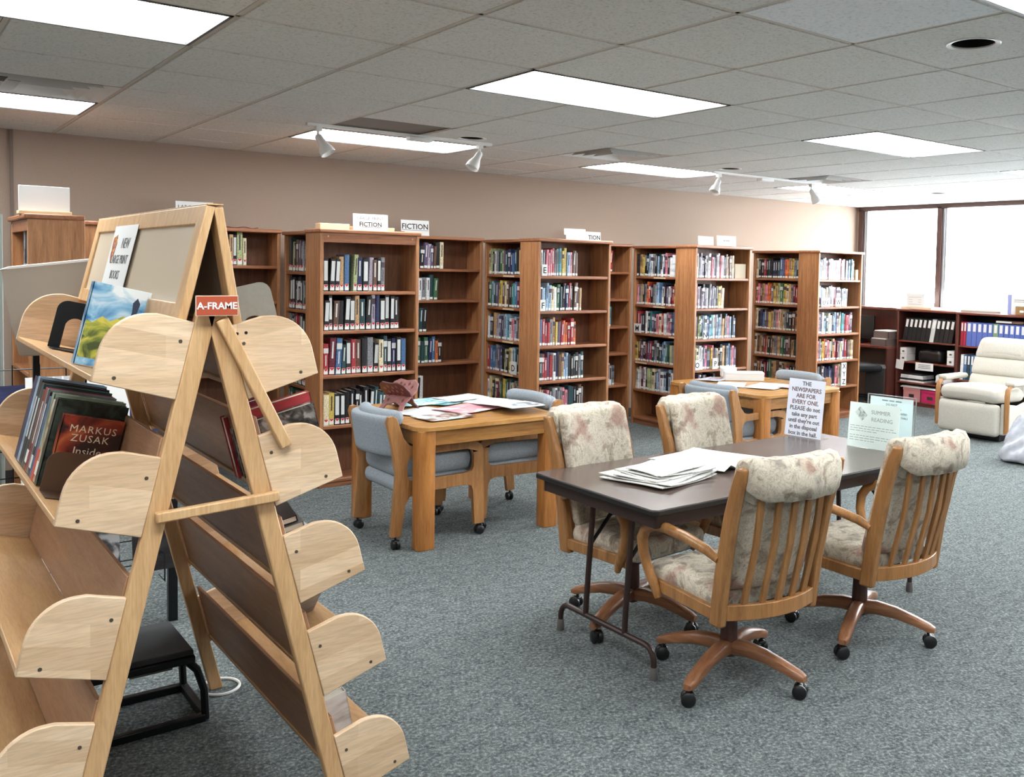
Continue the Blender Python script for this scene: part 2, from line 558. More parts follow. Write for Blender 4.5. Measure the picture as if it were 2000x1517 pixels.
# window
mb = MB()
mb.box((WX-0.02, WYB, WZ1-0.03), (WX+0.1, WYE, WZ1+0.03))
mb.box((WX-0.04, WYB, WZ0-0.03), (WX+0.1, WYE, WZ0+0.03))
win = struct('window_1', mb, DKFRAME, bev=0.003)
muls = [8.22, 6.97, 5.62, 4.3, 3.0, 1.75, 0.64]
for y in muls:
    mb = MB(); mb.box((WX-0.02, y-0.035, WZ0), (WX+0.1, y+0.035, WZ1), 0)
    obj('mullion', mb, DKFRAME, win, 0.003)
    if y > 1:
        mb = MB()
        for k in range(2): mb.box((WX+0.005, y-0.06-0.035*k, WZ0+0.03), (WX+0.06, y-0.037-0.035*k, WZ1-0.03), 0)
        obj('aluminium_track', mb, ALU, win, 0.002)
for a, b in zip(muls[1:], muls[:-1]):
    mb = MB(); mb.box((WX+0.05, a+0.035, WZ0+0.03), (WX+0.056, b-0.035, WZ1-0.03))
    obj('pane', mb, GLASS, win)
# outside
struct('ground_outside', MB().box((WX+0.25, -30, -0.6), (60, 40, -0.5)), plain('glare_white_ground', (235, 238, 240), 0.9, 0, 0.03, 2))  # coloured white so the ground burns out like the daylight glare
mb = MB()
bark = plain('glare_paled_bark', (214, 208, 204), 0.9, 0, 0.25, 12)  # washed-out daylight painted into the bark as a pale colour
def branch(p, d, r, n, depth):
    pts = [Vector(p)]; rs = [r]
    d = Vector(d)
    for i in range(n):
        d = (d+Vector((random.uniform(-.12, .12), random.uniform(-.15, .15), random.uniform(-.02, .12)))).normalized()
        pts.append(pts[-1]+d*0.42); rs.append(r*(1-0.72*(i+1)/n))
    mb.tube(pts, rs, 7)
    if depth:
        for k in range(3):
            i = random.randint(max(1, n//3), n-1)
            e = (d+Vector((random.uniform(-.7, .7), random.uniform(-.9, .9), random.uniform(.1, .6)))).normalized()
            branch(pts[i], e, rs[i]*0.7, max(3, n-2), depth-1)
branch((16.0, 8.72, -0.5), (0, 0, 1), 0.17, 4, 0)
branch((16.0, 8.72, 1.0), (0.1, 0.28, 1), 0.11, 7, 2)
branch((16.0, 8.72, 1.0), (0, -0.35, 1), 0.12, 7, 2)
tag(obj('tree', mb, bark), 'glare-paled bare forked tree standing outside the window', 'tree')

# ceiling: grid of T bars with lay-in tiles
G = 0.67056; GX, GY = 1.7889, 3.1015
gx = lambda i: GX+G*i
gy = lambda j: GY+G*j
I0, I1, J0, J1 = -9, 13, -11, 7
mb = MB()
mb.box((X0, Y0, CZ+0.13), (WX, WY, CZ+0.16), 1)  # unseen slab above the tiles, added to keep sky light out
LIGHTS = [(i, j) for j in (-7, -3, 1, 5) for i in (-7, -3, 1, 5, 9)]
for i in range(I0, I1+1):
    cuts = sorted(gy(j) for (a, j) in LIGHTS if a == i-1)
    y = Y0
    for c in cuts+[None]:
        e = WY if c is None else c-0.01
        if e > y: mb.box((gx(i)-0.010, y, CZ-0.002), (gx(i)+0.010, e, CZ+0.003), 0)
        if c is not None: y = c+G+0.01
for j in range(J0, J1+1): mb.box((X0, gy(j)-0.010, CZ-0.002), (WX, gy(j)+0.010, CZ+0.003), 0)
ceil = struct('ceiling', mb, [TBAR, plain('sky_block_deck', (120, 116, 110), 0.9)])
lights = []
for j in (-7, -3, 1, 5):
    for i in (-7, -3, 1, 5, 9): lights.append((i, j))
taken = {}
for i, j in lights:
    taken[(i, j)] = taken[(i+1, j)] = 'light'
SPECIAL = {(1, 4): 'return', (4, 4): 'vent', (-2, 4): 'vent', (2, 4): 'can', (6, 4): 'can', (2, -2): 'can', (11, 4): 'can', (8, 4): 'vent'}
taken.update(SPECIAL)
del taken[(1, 4)]; taken[(1, 4)] = 'return'
tiles = []
for i in range(I0-1, I1+1):
    for j in range(J0-1, J1+1):
        xa, xb, ya, yb = max(gx(i), X0), min(gx(i+1), WX), max(gy(j), Y0), min(gy(j+1), WY)
        if xb-xa < 0.03 or yb-ya < 0.03 or taken.get((i, j)) in ('light', 'vent', 'return'): continue
        tiles.append((i, j, xa, xb, ya, yb))
tmesh = {}
def tile_mesh(i, j, w_, d_, mat):
    key = (round(w_, 3), round(d_, 3), mat.name)
    if key not in tmesh:
        mb = MB(); a, b = w_/2, d_/2
        e = 0.0105; s = 0.016
        vs = [(-a+e, -b+e, 0.004), (a-e, -b+e, 0.004), (a-e, b-e, 0.004), (-a+e, b-e, 0.004),
              (-a+s, -b+s, -0.004), (a-s, -b+s, -0.004), (a-s, b-s, -0.004), (-a+s, b-s, -0.004)]
        mb.add(vs, [(0, 1, 2, 3), (7, 6, 5, 4), (1, 0, 4, 5), (2, 1, 5, 6), (3, 2, 6, 7), (0, 3, 7, 4)])
        tmesh[key] = mb.mesh('ceiling_tile', mat, False)
    return tmesh[key]
def can_tile(w_, holes_r):
    mb = MB(); a = w_/2-0.0105
    hole = [(holes_r*math.cos(2*PI*k/28), holes_r*math.sin(2*PI*k/28)) for k in range(28)]
    mb.prism([(-a, -a), (a, -a), (a, a), (-a, a)], -0.004, 0.004, hole=hole)
    return mb.mesh('ceiling_tile', TILE, False)
rest = MB()
for i, j, xa, xb, ya, yb in tiles:
    c = ((xa+xb)/2, (ya+yb)/2, CZ)
    mt = TILE2 if (i, j) == (1, -3+1) or (i, j) == (1, -2) else TILE
    if taken.get((i, j)) == 'can':
        link('ceiling_tile', can_tile(G, 0.092), ceil, tr(*c)); continue
    if in_view(c, 260):
        q = link('ceiling_tile', tile_mesh(i, j, xb-xa, yb-ya, mt), ceil, tr(*c))
        if mt is TILE2: q['label'] = 'newer bluish-white tile'
    else:
        rest.box((xa+0.0105, ya+0.0105, CZ-0.003), (xb-0.0105, yb-0.0105, CZ+0.004))
q = obj('ceiling_tiles', rest, TILE, ceil, smooth=False); q['kind'] = 'stuff'

# fluorescent troffers
light_labels = {
 (-3, 1): 'bright ceiling light at the upper left corner of the picture',
 (-3, 5): 'ceiling light low at the left edge, beside a round vent',
 (1, 1): 'large bright ceiling light over the middle of the room',
 (1, 5): 'ceiling light behind the left pair of white spotlights',
 (5, 1): 'ceiling light at the right, between middle of room and window',
 (5, 5): 'narrow-looking ceiling light right of the middle, in the row by the bookcases',
 (9, 5): 'farthest ceiling light near the window, over the last bookcase',
 (9, 1): 'ceiling light cut off by the right edge, nearest the window',
 (1, -3): 'ceiling light cut off at the upper right corner of the picture'}
def troffer(i, j):
    t = thing('ceiling_light', light_labels.get((i, j), 'recessed fluorescent ceiling light outside the picture'), 'ceiling light',
              (gx(i)+G, gy(j)+G/2, CZ), 0, 'recessed fluorescent ceiling lights')
    a, b = G-0.0105, G/2-0.0105
    mb = MB()
    for s in (-1, 1):
        mb.box((-a, s*b-0.007-(0.007 if s > 0 else -0.007), -0.006), (a, s*b+0.007-(0.007 if s > 0 else -0.007), 0.075))
        mb.box((s*a-0.007-(0.007 if s > 0 else -0.007), -b, -0.006), (s*a+0.007-(0.007 if s > 0 else -0.007), b, 0.075))
    obj('frame', mb, plain('troffer_frame', (90, 92, 92), 0.5) if 'troffer_frame' not in bpy.data.materials else bpy.data.materials['troffer_frame'], t)
    mb = MB(); mb.box((-a+0.014, -b+0.014, 0.006), (a-0.014, b-0.014, 0.010))
    obj('diffuser', mb, DIFF, t, smooth=False)
    mb = MB(); mb.box((-a, -b, 0.075), (a, b, 0.08))
    obj('housing', mb, WHITEP, t, smooth=False)
for q in lights:
    if q[0] in (-7,) and q[1] < -3: continue
    troffer(*q)

# return air panel, vents, can lights
mb = MB(); mb.box((gx(1)+0.011, gy(4)+0.011, CZ+0.006), (gx(2)-0.011, gy(5)-0.011, CZ+0.010))
for k in range(4):
    pass
tag(obj('return_air_panel', mb, TAUPE), 'plain dark grey square panel in the ceiling by the spotlights', 'air vent')
def vent(i, j, label):
    t = thing('ceiling_vent', label, 'air vent', (gx(i)+G/2, gy(j)+G/2, CZ))
    mb = MB()
    a = G/2-0.011
    prev = a
    for k in range(4):
        r0 = a*(1-0.2*k); r1 = r0-a*0.13
        z0 = -0.004-0.004*k; z1 = 0.035
        vs = []
        for r, z in ((r0, z0), (r1, z1)):
            vs += [(-r, -r, z), (r, -r, z), (r, r, z), (-r, r, z)]
        mb2 = MB().add(vs+[(v[0]*0.985, v[1]*0.985, v[2]+0.004) for v in vs],
                       [(0, 4, 5, 1), (1, 5, 6, 2), (2, 6, 7, 3), (3, 7, 4, 0), (8, 9, 13, 12), (9, 10, 14, 13), (10, 11, 15, 14), (11, 8, 12, 15)])
        obj('louvre', mb2, WHITEP, t, smooth=False)
    mb.box((-a, -a, 0.04), (a, a, 0.045))
    obj('back_plate', mb, TAUPE, t, smooth=False)
vent(4, 4, 'square louvred ceiling vent in front of the light over the bookcases')
vent(-2, 4, 'dusty louvred ceiling vent above the light at the left edge')
vent(8, 4, 'square louvred ceiling vent near the window')
def can(i, j, label):
    t = thing('downlight', label, 'ceiling light', (gx(i)+G/2, gy(j)+G/2, CZ))
    mb = MB(); mb.lathe([(0.085, 0.12), (0.085, -0.004), (0.104, -0.008), (0.108, -0.003), (0.094, 0.002)], 28, caps=False)
    obj('trim_ring', mb, WHITEP, t)
    mb = MB(); mb.lathe([(0.0001, 0.095), (0.083, 0.095), (0.083, 0.001), (0.0835, 0.001), (0.0835, 0.10), (0.0001, 0.10)], 24)
    obj('reflector', mb, BLACKH, t)
can(2, -2, 'round dark recessed downlight with white ring at the upper right')
can(2, 4, 'round dark downlight above the right spotlight of the left track')
can(6, 4, 'round dark downlight above the left spotlight of the right track')
can(11, 4, 'small round dark downlight close to the window')

# track lights
def track(x0, x1, y, label, heads, boxx):
    t = thing('track_light', label, 'track light', (x0, y, CZ-0.003), 0, 'ceiling track lights')
    mb = MB(); mb.box((0, -0.018, -0.02), (x1-x0, 0.018, 0))
    obj('track', mb, WHITEP, t, 0.003)
    mb = MB(); mb.box((boxx-x0-0.09, -0.04, -0.045), (boxx-x0+0.09, 0.03, -0.018))
    obj('power_box', mb, WHITEP, t, 0.005)
    for hx, az in heads:
        mb = MB()
        mb.box((-0.02, -0.02, -0.05), (0.02, 0.02, -0.018))
        mb.tube([(0, 0, -0.045), (0, 0, -0.085)], 0.010, 8)
        Mh = tr(0, 0, -0.085) @ rot('Z', az) @ rot('Y', 0.55)
        mb.lathe([(0.0001, -0.115), (0.040, -0.115), (0.050, -0.135), (0.052, -0.13), (0.046, -0.095), (0.028, -0.05), (0.024, 0.0), (0.015, 0.012), (0.0001, 0.013)], 18, 0, Mh)
        obj('spot_head', mb, WHITEP, t, mat=tr(hx-x0, 0, 0))
track(2.30, 3.72, 6.27, 'white track with two spotlights beside the dark ceiling panel', [(2.38, 2.4), (3.62, 0.1)], 3.12)
track(6.18, 7.82, 6.38, 'white track with two spotlights right of the middle', [(6.26, 0.2), (7.60, 2.8)], 6.90)

# ------------------------------------------------------------------ bookcases
def make_case(name, label, loc, rz, W_=0.80, D_=0.30, zs=(1.62, 1.31, 1.0, 0.69, 0.385), HT=1.95, mats=None, valance=False, th=0.026, lip=0.014, cat='bookcase', group=None, base=0.075, backin=0.012):
    S, SH, BK = mats or (CASE, CASEH, CASEIN)
    t = thing(name, label, cat, loc, rz, group)
    mb = MB(); mb.box((0, 0, 0), (0.026, D_, HT-0.03)); obj('side_panel', mb, S, t, 0.004)
    mb = MB(); mb.box((W_-0.026, 0, 0), (W_, D_, HT-0.03)); obj('side_panel', mb, S, t, 0.004)
    mb = MB(); mb.box((-0.012, -0.018, HT-0.03), (W_+0.012, D_, HT)); obj('top_board', mb, SH, t, 0.008)
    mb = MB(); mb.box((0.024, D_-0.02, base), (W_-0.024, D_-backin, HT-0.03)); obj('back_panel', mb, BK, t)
    for z in list(zs)+[base]:
        mb = MB(); mb.box((0.026, 0.006, z-th), (W_-0.026, D_-0.02, z)); obj('shelf', mb, SH, t, 0.005)
    mb = MB(); mb.box((0.026, 0.016, 0), (W_-0.026, 0.03, base-th)); obj('kick_board', mb, SH, t, 0.002)
    if valance:
        mb = MB(); mb.box((0.026, 0.004, HT-0.10), (W_-0.026, 0.022, HT-0.03)); obj('valance', mb, SH, t, 0.002)
        for x in (0.06, W_-0.06):
            mb = MB(); mb.lathe([(0.0001, 0), (0.008, 0), (0.008, 0.004), (0.0001, 0.004)], 10, 0, rot('X', PI/2))
            obj('screw_cap', mb, MAP, t, mat=tr(x, 0.004, HT-0.055))
    return t

FY, FX = 6.85, (2.62, 4.555, 6.43, 8.33)
ZF1 = (1.483, 1.186, 0.851, 0.468)
ZF = (1.62, 1.31, 1.0, 0.69, 0.385)
ZW = (1.66, 1.365, 1.065, 0.77, 0.42)
fl = ['oak bookcase end unit carrying the white large print sign, left of the first table',
      'oak bookcase end unit carrying a blank white sign, behind the first table',
      'oak bookcase end unit with a small tan box at the right of its top shelf',
      'rightmost oak bookcase end unit, next to the window']
for k in range(4):
    make_case('bookcase', fl[k], (FX[k], FY, 0), 0, zs=ZF1 if k == 0 else ZF, valance=(k == 0), base=0.06 if k == 0 else 0.075, group='oak bookcases')
pl = ['oak side bookcase facing left, behind the large print end unit',
      'oak side bookcase facing left with the letter D divider',
      'oak side bookcase facing left with the letter M divider',
      'oak side bookcase facing left, holding faded old books, nearest the window']
PX = [x+0.12 for x in FX]
for k in range(4):
    make_case('bookcase', pl[k], (PX[k], 7.97, 0), -PI/2, zs=ZF, group='oak bookcases')
wl_ = [('oak wall bookcase left of the signs, partly behind the grey bookend', 1.92), ('half empty oak wall bookcase under the fiction sign', 3.87),
       ('oak wall bookcase seen as a narrow strip right of the blank sign unit', 5.745)]
for lb, x in wl_:
    make_case('bookcase', lb, (x, 8.0, 0), 0, zs=ZW, D_=0.28, HT=1.965, group='oak bookcases')
make_case('bookcase', 'oak bookcase end at far left with white sign box on top', (0.745, 7.30, 0), -PI/2, zs=ZF, D_=0.295, valance=True, group='oak bookcases')
make_case('bookcase', 'oak bookcase side panel just right of the far left bookcase', (1.47, 7.02, 0), PI/2, zs=ZF, D_=0.36, HT=1.94, group='oak bookcases')
# small wooden crate behind the sign on the large print unit
mb = MB(); mb.box((3.66, 8.02, 1.965), (3.86, 8.22, 2.0))
mb = MB(); mb.box((0, 0, 0), (0.17, 0.2, 0.035))
tag(obj('wooden_block', mb, CASEH, None, 0.003, mat=tr(3.70, 8.05, 1.966)), 'small wooden block on the wall bookcase left of the FICTION sign', 'block')
mb = MB(); mb.box((0, 0, 0), (0.80, 0.22, 0.016)); 
for a in (0.05, 0.72): pass

# ------------------------------------------------------------------ books
PAL = {'W': (222, 224, 226), 'K': (30, 28, 32), 'G': (128, 130, 134), 'N': (42, 48, 86), 'B': (70, 104, 144), 'L': (150, 180, 206), 'T': (182, 146, 104),
       'C': (216, 202, 168), 'Y': (196, 172, 84), 'R': (160, 48, 54), 'M': (104, 28, 46), 'P': (214, 132, 146), 'O': (214, 110, 52), 'V': (92, 78, 108),
       'E': (64, 108, 76), 'D': (36, 66, 72), 'S': (98, 70, 56), 'A': (66, 148, 160), 'H': (168, 160, 176), 'F': (168, 176, 128)}
CNAME = {'W': 'white', 'K': 'black', 'G': 'grey', 'N': 'navy', 'B': 'blue', 'L': 'light blue', 'T': 'tan', 'C': 'cream', 'Y': 'yellow', 'R': 'red', 'M': 'maroon',
         'P': 'pink', 'O': 'orange', 'V': 'purple', 'E': 'green', 'D': 'dark teal', 'S': 'brown', 'A': 'turquoise', 'H': 'lilac grey', 'F': 'pale green'}
BM = {}
for k, c in PAL.items():
    m_, nt, b = nmat('book_cover_'+CNAME[k].replace(' ', '_'))
    v = coords(nt, (2, 2, 7))
    n = N(nt, 'ShaderNodeTexNoise', i_Scale=3.0, i_Detail=4.0)
    nt.links.new(v, n.inputs['Vector'])
    oi = N(nt, 'ShaderNodeObjectInfo')
    cc = Vector(lin(c)[:3])
    o = ramp(nt, n.outputs['Fac'], [(0.36, tuple(cc*0.62)+(1,)), (0.48, tuple(cc)+(1,)), (0.66, tuple(min(0.9, q*1.25+0.02) for q in cc)+(1,))])
    nt.links.new(o, b.inputs['Base Color'])
    b.inputs['Roughness'].default_value = 0.35
    BM[k] = m_
TITLE = {'dark': plain('spine_title_pale', (206, 208, 206), 0.6), 'light': plain('spine_title_dark', (74, 62, 70), 0.6)}
LABELM = plain('spine_label_paper', (232, 232, 226), 0.6)
DOTM = plain('red_heart_sticker', (196, 40, 56), 0.5)
bookmesh = {}
def book_mesh(c, style):
    """unit book: x 0..1 thickness, y 0..1 depth (spine at y=0), z 0..1 height"""
    key = (c, style)
    if key in bookmesh: return bookmesh[key]
    mb = MB()
    mb.box((0.10, 0.03, 0.012), (0.90, 0.975, 0.985), 1)
    mb.box((0, 0.03, 0), (0.10, 1, 1), 0); mb.box((0.90, 0.03, 0), (1, 1, 1), 0)
    # rounded spine
    prof = [(0, 0.03), (0.06, 0.008), (0.5, 0.0), (0.94, 0.008), (1, 0.03)]
    vs = [(x, y, 0) for x, y in prof]+[(x, y, 1) for x, y in prof]
    mb.add(vs, [(i, i+1, i+6, i+5) for i in range(4)]+[(4, 3, 2, 1, 0), (5, 6, 7, 8, 9)], 0)
    lum = sum(PAL[c])
    if style == 1: mb.box((0.16, -0.004, 0.32), (0.84, 0.01, 0.93), 2)
    if style == 2:
        mb.box((0.36, -0.004, 0.45), (0.62, 0.01, 0.9), 2)
    if style == 3: mb.box((0.02, -0.004, 0.70), (0.98, 0.012, 0.86), 2); mb.box((0.4, -0.004, 0.3), (0.6, 0.01, 0.64), 2)
    bookmesh[key] = mb.mesh('book', [BM[c], PAGES, TITLE['dark'] if lum < 330 else TITLE['light']], False)
    return bookmesh[key]
def lab_mesh(z0=0.03, z1=0.12, dot=False):
    mb = MB(); mb.box((0.10, -0.010, z0), (0.90, 0.012, z1), 0)
    if dot:
        hp = [(0.5, 0.125), (0.82, 0.17), (0.80, 0.20), (0.62, 0.205), (0.5, 0.185), (0.38, 0.205), (0.20, 0.20), (0.18, 0.17)]
        mb.box((0.14, -0.008, 0.12), (0.86, 0.012, 0.205), 0)
        mb.prism(hp, -0.012, 0.0, Matrix(((1, 0, 0, 0), (0, 0, 1, 0), (0, 1, 0, 0), (0, 0, 0, 1))), 1)
    return mb.mesh('spine_label', [LABELM, DOTM], False)
LM = [lab_mesh(), lab_mesh(0.03, 0.115, True)]
ORD = ['first', 'second', 'third', 'fourth', 'fifth', 'sixth', 'seventh', 'eighth', 'ninth', 'tenth', 'eleventh', 'twelfth', 'thirteenth', 'fourteenth',
       'fifteenth', 'sixteenth', 'seventeenth', 'eighteenth', 'nineteenth', 'twentieth', 'twenty-first', 'twenty-second', 'twenty-third', 'twenty-fourth', 'twenty-fifth', 'twenty-sixth']
SH_ORD = ['top', 'second', 'third', 'fourth', 'fifth', 'bottom']
book_count = [0]
stuffb = {}
LIMIT = 296
def shelf_books(caseM, zsh, spec, x0=0.035, th=0.033, case='', shelf=0, dot=False, hbase=0.235, gap=0.018):
    """caseM: matrix of the bookcase; x measured along the shelf from the left"""
    x = x0
    n = 0
    rs = random.Random(hash((round(caseM.translation.x, 2), round(zsh, 2), len(spec), shelf)) & 0xffff)
    for ch in spec:
        if ch == '.':
            x += gap*1.6; continue
        up_ = ch.upper()
        t = th*rs.uniform(0.72, 1.25)
        if x+t > 0.77: break
        h = hbase*rs.uniform(0.86, 1.08); d = 0.16*rs.uniform(0.9, 1.1)
        style = 1 if ch.islower() else rs.choice([0, 2, 2, 3])
        tilt = rs.uniform(-0.01, 0.012) if rs.random() < 0.8 else 0.05
        yf = rs.uniform(0.016, 0.03)
        M = caseM @ tr(x, yf, zsh+0.001) @ rot('Y', tilt)
        S = Matrix.Diagonal((t*0.95, d, h, 1))
        n += 1
        if book_count[0] < LIMIT:
            o = link('book', book_mesh(up_, style), None, M @ S)
            lb = link('spine_label', LM[1 if dot else 0], o)
            tag(o, '%s%s book, %s from left on the %s shelf of %s' % (CNAME[up_], ' white-titled' if style == 1 and sum(PAL[up_]) < 330 else '', ORD[n-1], SH_ORD[shelf], case), 'book',
                'library books on the shelves')
            book_count[0] += 1
        else:
            key = (up_, style)
            stuffb.setdefault(key, []).append(M @ S)
        x += t
def caseM(x, y, rz): return tr(x, y, 0) @ rot('Z', rz)
def fill(mtx, zs, specs, case, th=0.033, x0=0.035, dot=False, hb=0.235):
    for k, (z, s) in enumerate(zip(zs, specs)):
        if s is None: continue
        xx = x0
        if isinstance(s, tuple): xx, s = s
        shelf_books(mtx, z, s, xx, th, case, k, dot, hb)
ZFb = ZF+(0.075,); ZWb = ZW+(0.075,)
# first end unit (large print)
fill(caseM(FX[0], FY, 0), ZF1, ['kkkTB.FNkHSkG', 'kkSKkkTDKHNkkkK', 'RMBDkRSKGkCDkNkB', 'CYkkKKKKKkDDKDSk'], 'large print end unit', 0.041, 0.035, True, 0.262)
fill(caseM(FX[1], FY, 0), ZFb, ['WNPPPRGGAYYLPSS', 'wLLLCWEDKNRKSwT', 'BRRRGTYVROORRO', 'DRRVRwNSTLLKKKKGD', 'STMPKGwGGPPDDKKSG'], 'blank sign end unit', 0.030)
fill(caseM(3.87, 8.0, 0), ZWb, [(0.10, 'DKVHVSKC'), (0.10, 'wWGWDE'), (0.10, 'GDK'), (0.10, 'REDENBOK'), (0.12, 'KW')], 'half empty wall case', 0.036, 0.1)
fill(caseM(PX[0], 7.97, -PI/2), ZFb, ['DKFKSVKGSKN', 'KkkGkKkGDKkG', 'GkMMRGkkGKLW', 'KSRGEKDKSGKN', 'DEKSFGKRKCGE'], 'large print side case', 0.045, 0.05, True, 0.26)
fill(caseM(1.92, 8.0, 0), ZWb, [(0.28, 'kkKTkFC'), (0.28, 'LB'), (0.28, 'wwK')], 'left wall case', 0.04, 0.28, True, 0.26)
fill(caseM(PX[1], 7.97, -PI/2), ZFb, ['CFKWGDEFVDNNBDKTGEKN', 'KELDVYYSCSKEABMKGSVL', 'WBKTHLVKGLAWPLSGDRLK', 'RBBBGGVLKFKYCLDKGEWW', 'WCYKCMSEKYEKDCGTBKWS'], 'side case with divider D', 0.036)
fill(caseM(5.745, 8.0, 0), ZWb, [(0.40, 'DKKR'), None, (0.40, 'DDLA'), None, (0.42, 'VRwwG')], 'narrow strip wall case', 0.036)
fill(caseM(0.745, 7.30, -PI/2), ZF, [(0.46, 'GKwGwKSG'), None, None], 'far left case', 0.038, 0.46, True, 0.26)
fill(caseM(FX[2], FY, 0), ZFb, ['CGHVKHWGPKHWPGKSTSC', 'PHGHKVWGNVGKYTC', 'VFEKLWBLAWGBLGTSAPLKB', 'FCWWVPNVYPGCSKTKGBGPV', 'WKVwKGKKGSKK'], 'end unit with the tan box', 0.028)
fill(caseM(PX[2], 7.97, -PI/2), ZFb, ['KTYKDLWGKLDwNPKWW', 'PGTKGORKGLBWKVWMRY', 'MRNKWKAVKPCRWHPVBB', 'YSVKMVRDGKDBLEDFGY', 'CWWMWKFFCDLHWLKLWGB'], 'side case with divider M', 0.037)
fill(caseM(FX[3], FY, 0), ZFb, ['CNGGPHWSWPWHRPKHLGAD', 'VLWGCGVWPHLWGLL', 'PGVWLDCWKBLHCDAGRPRV', 'PGWYOSPCKTRMGCVRSGTC', 'LGKSGNKNNNKPRCW'], 'rightmost end unit', 0.033)
fill(caseM(PX[3], 7.97, -PI/2), ZFb, ['CKKRKDKNKDBVOTYGD', 'RPSTPOOVYTFEYCTGMRC', 'CKNBSVYTGPCTCGDKSTG', 'CSTSRTKSTGTEDMSTDTS', 'STMKRDETTSCSTRKSCT'], 'faded books side case', 0.039)
mb = MB(); mats = []
for (c, st), Ms in stuffb.items():
    src = book_mesh(c, st)
    mi0 = len(mats); mats += list(src.materials)
    vs = [tuple(v.co) for v in src.vertices]; fs = [tuple(p.vertices) for p in src.polygons]; ms = [p.material_index for p in src.polygons]
    lv = [tuple(v.co) for v in LM[0].vertices]; lf = [tuple(p.vertices) for p in LM[0].polygons]
    for M in Ms:
        o = len(mb.v)
        mb.v += [tuple(M @ Vector(p)) for p in vs]; mb.f += [tuple(i+o for i in q) for q in fs]; mb.m += [mi0+k for k in ms]
        o = len(mb.v)
        mb.v += [tuple(M @ Vector(p)) for p in lv]; mb.f += [tuple(i+o for i in q) for q in lf]; mb.m += [9999]*len(lf)
mats.append(LABELM)
mb.m = [len(mats)-1 if k == 9999 else k for k in mb.m]
q = obj('books', mb, mats, smooth=False)
q['kind'] = 'stuff'
tag(q, 'rows of library books filling the right-hand bookcases', 'books')

# letter dividers on the shelves
def divider(letter, M, w_=0.055, h=0.10, label='', size=0.075, vert=False):
    t = bpy.data.objects.new('letter_divider', MB().box((0, 0, 0), (w_, 0.012, h)).mesh('letter_divider', WHITEC, False))
    COL.objects.link(t); t.matrix_local = M
    tag(t, label, 'shelf divider', 'shelf letter dividers')
    if vert:
        for k, ch in enumerate(letter):
            lettering(t, ch, size, INK, tr(w_/2, -0.001, h-(k+1)*h/len(letter)+0.02) @ rot('X', PI/2), bold=0.001)
    else:
        lettering(t, letter, size, INK, tr(w_/2, -0.001, h/2-size*0.35) @ rot('X', PI/2), bold=0.001)
def onshelf(case, x, z): return case @ tr(x, -0.004, z+0.001)
cF1, cF2, cF3 = (caseM(FX[k], FY, 0) for k in (1, 2, 3))
divider('E', onshelf(cF1, 0.035, 1.62), label='white divider with the letter E on the blank sign unit')
divider('F', onshelf(cF1, 0.022, 1.31), label='white divider with the letter F on the blank sign unit')
divider('D', onshelf(caseM(PX[1], 7.97, -PI/2), 0.50, 0.69), 0.09, 0.12, 'white divider with the letter D beside black books', 0.085)
divider('M', onshelf(caseM(PX[2], 7.97, -PI/2), 0.03, 1.0), 0.11, 0.10, 'white divider with the letter M', 0.085)
divider('N', onshelf(cF2, 0.13, 1.0), 0.04, 0.09, 'narrow white divider with the letter N on the tan box unit')
divider('O', onshelf(cF2, 0.026, 0.69), 0.05, 0.10, 'white divider with the letter O on the tan box unit')
divider('P', onshelf(cF2, 0.27, 0.69), 0.07, 0.11, 'white divider with the letter P on the tan box unit')
divider('U V', onshelf(cF3, 0.06, 1.31), 0.15, 0.10, 'white divider with the letters U V on the rightmost unit', 0.07)
divider('W', onshelf(cF3, 0.32, 1.31), 0.09, 0.10, 'white divider with the letter W on the rightmost unit', 0.08)
divider('XYZ', onshelf(cF3, 0.46, 0.385), 0.09, 0.27, 'tall white divider with the letters X Y Z', 0.085, True)
# shelf-edge label strips
k = 0
for px_, zz in [(1, 1.62), (1, 1.31), (1, 1.0), (1, 0.69), (2, 1.62), (2, 1.31), (2, 0.69), (2, 1.0)]:
    M = caseM(PX[px_], 7.97, -PI/2) @ tr(0.34 if px_ == 1 or zz > 1.1 else (0.6 if zz == 1.0 else 0.06), 0.0, zz-0.022)
    o = bpy.data.objects.new('shelf_edge_label', MB().box((0, 0, 0), (0.19, 0.0045, 0.015)).mesh('shelf_edge_label', CREAMC, False))
    COL.objects.link(o); o.matrix_local = M
    tag(o, 'cream paper strip on the edge of the %s shelf of the letter %s side case' % (SH_ORD[ZF.index(zz)], 'DM'[px_-1]), 'label', 'shelf edge labels')
mb = MB(); mb.box((0, 0, 0), (0.16, 0.14, 0.15)); mb.box((0.005, -0.0005, 0.02), (0.012, 0.0, 0.13))
tag(obj('storage_box', mb, plain('tan_card', (196, 182, 158), 0.7), None, 0.003, mat=cF2 @ tr(0.59, 0.03, 1.621)), 'tan cardboard box at the right end of a top shelf', 'box')
mb = MB(); mb.box((0, 0, 0), (0.045, 0.12, 0.12))
tag(obj('storage_box', mb, CREAMC, None, 0.003, mat=cF3 @ tr(0.70, 0.02, 1.621)), 'small cream box at the right end of the rightmost top shelf', 'box')
mb = MB(); mb.prism([(0, 0), (0.11, 0), (0.085, 0.19), (0, 0.19)], 0, 0.003, rot('X', PI/2)); mb.box((0, 0, 0), (0.11, 0.1, 0.002))
tag(obj('bookend', mb, plain('brown_bookend_metal', (122, 72, 58), 0.5), None, 0, mat=caseM(PX[2], 7.97, -PI/2) @ tr(0.42, 0.06, 0.077)), 'brown metal bookend on the empty bottom shelf of the letter M case', 'bookend')

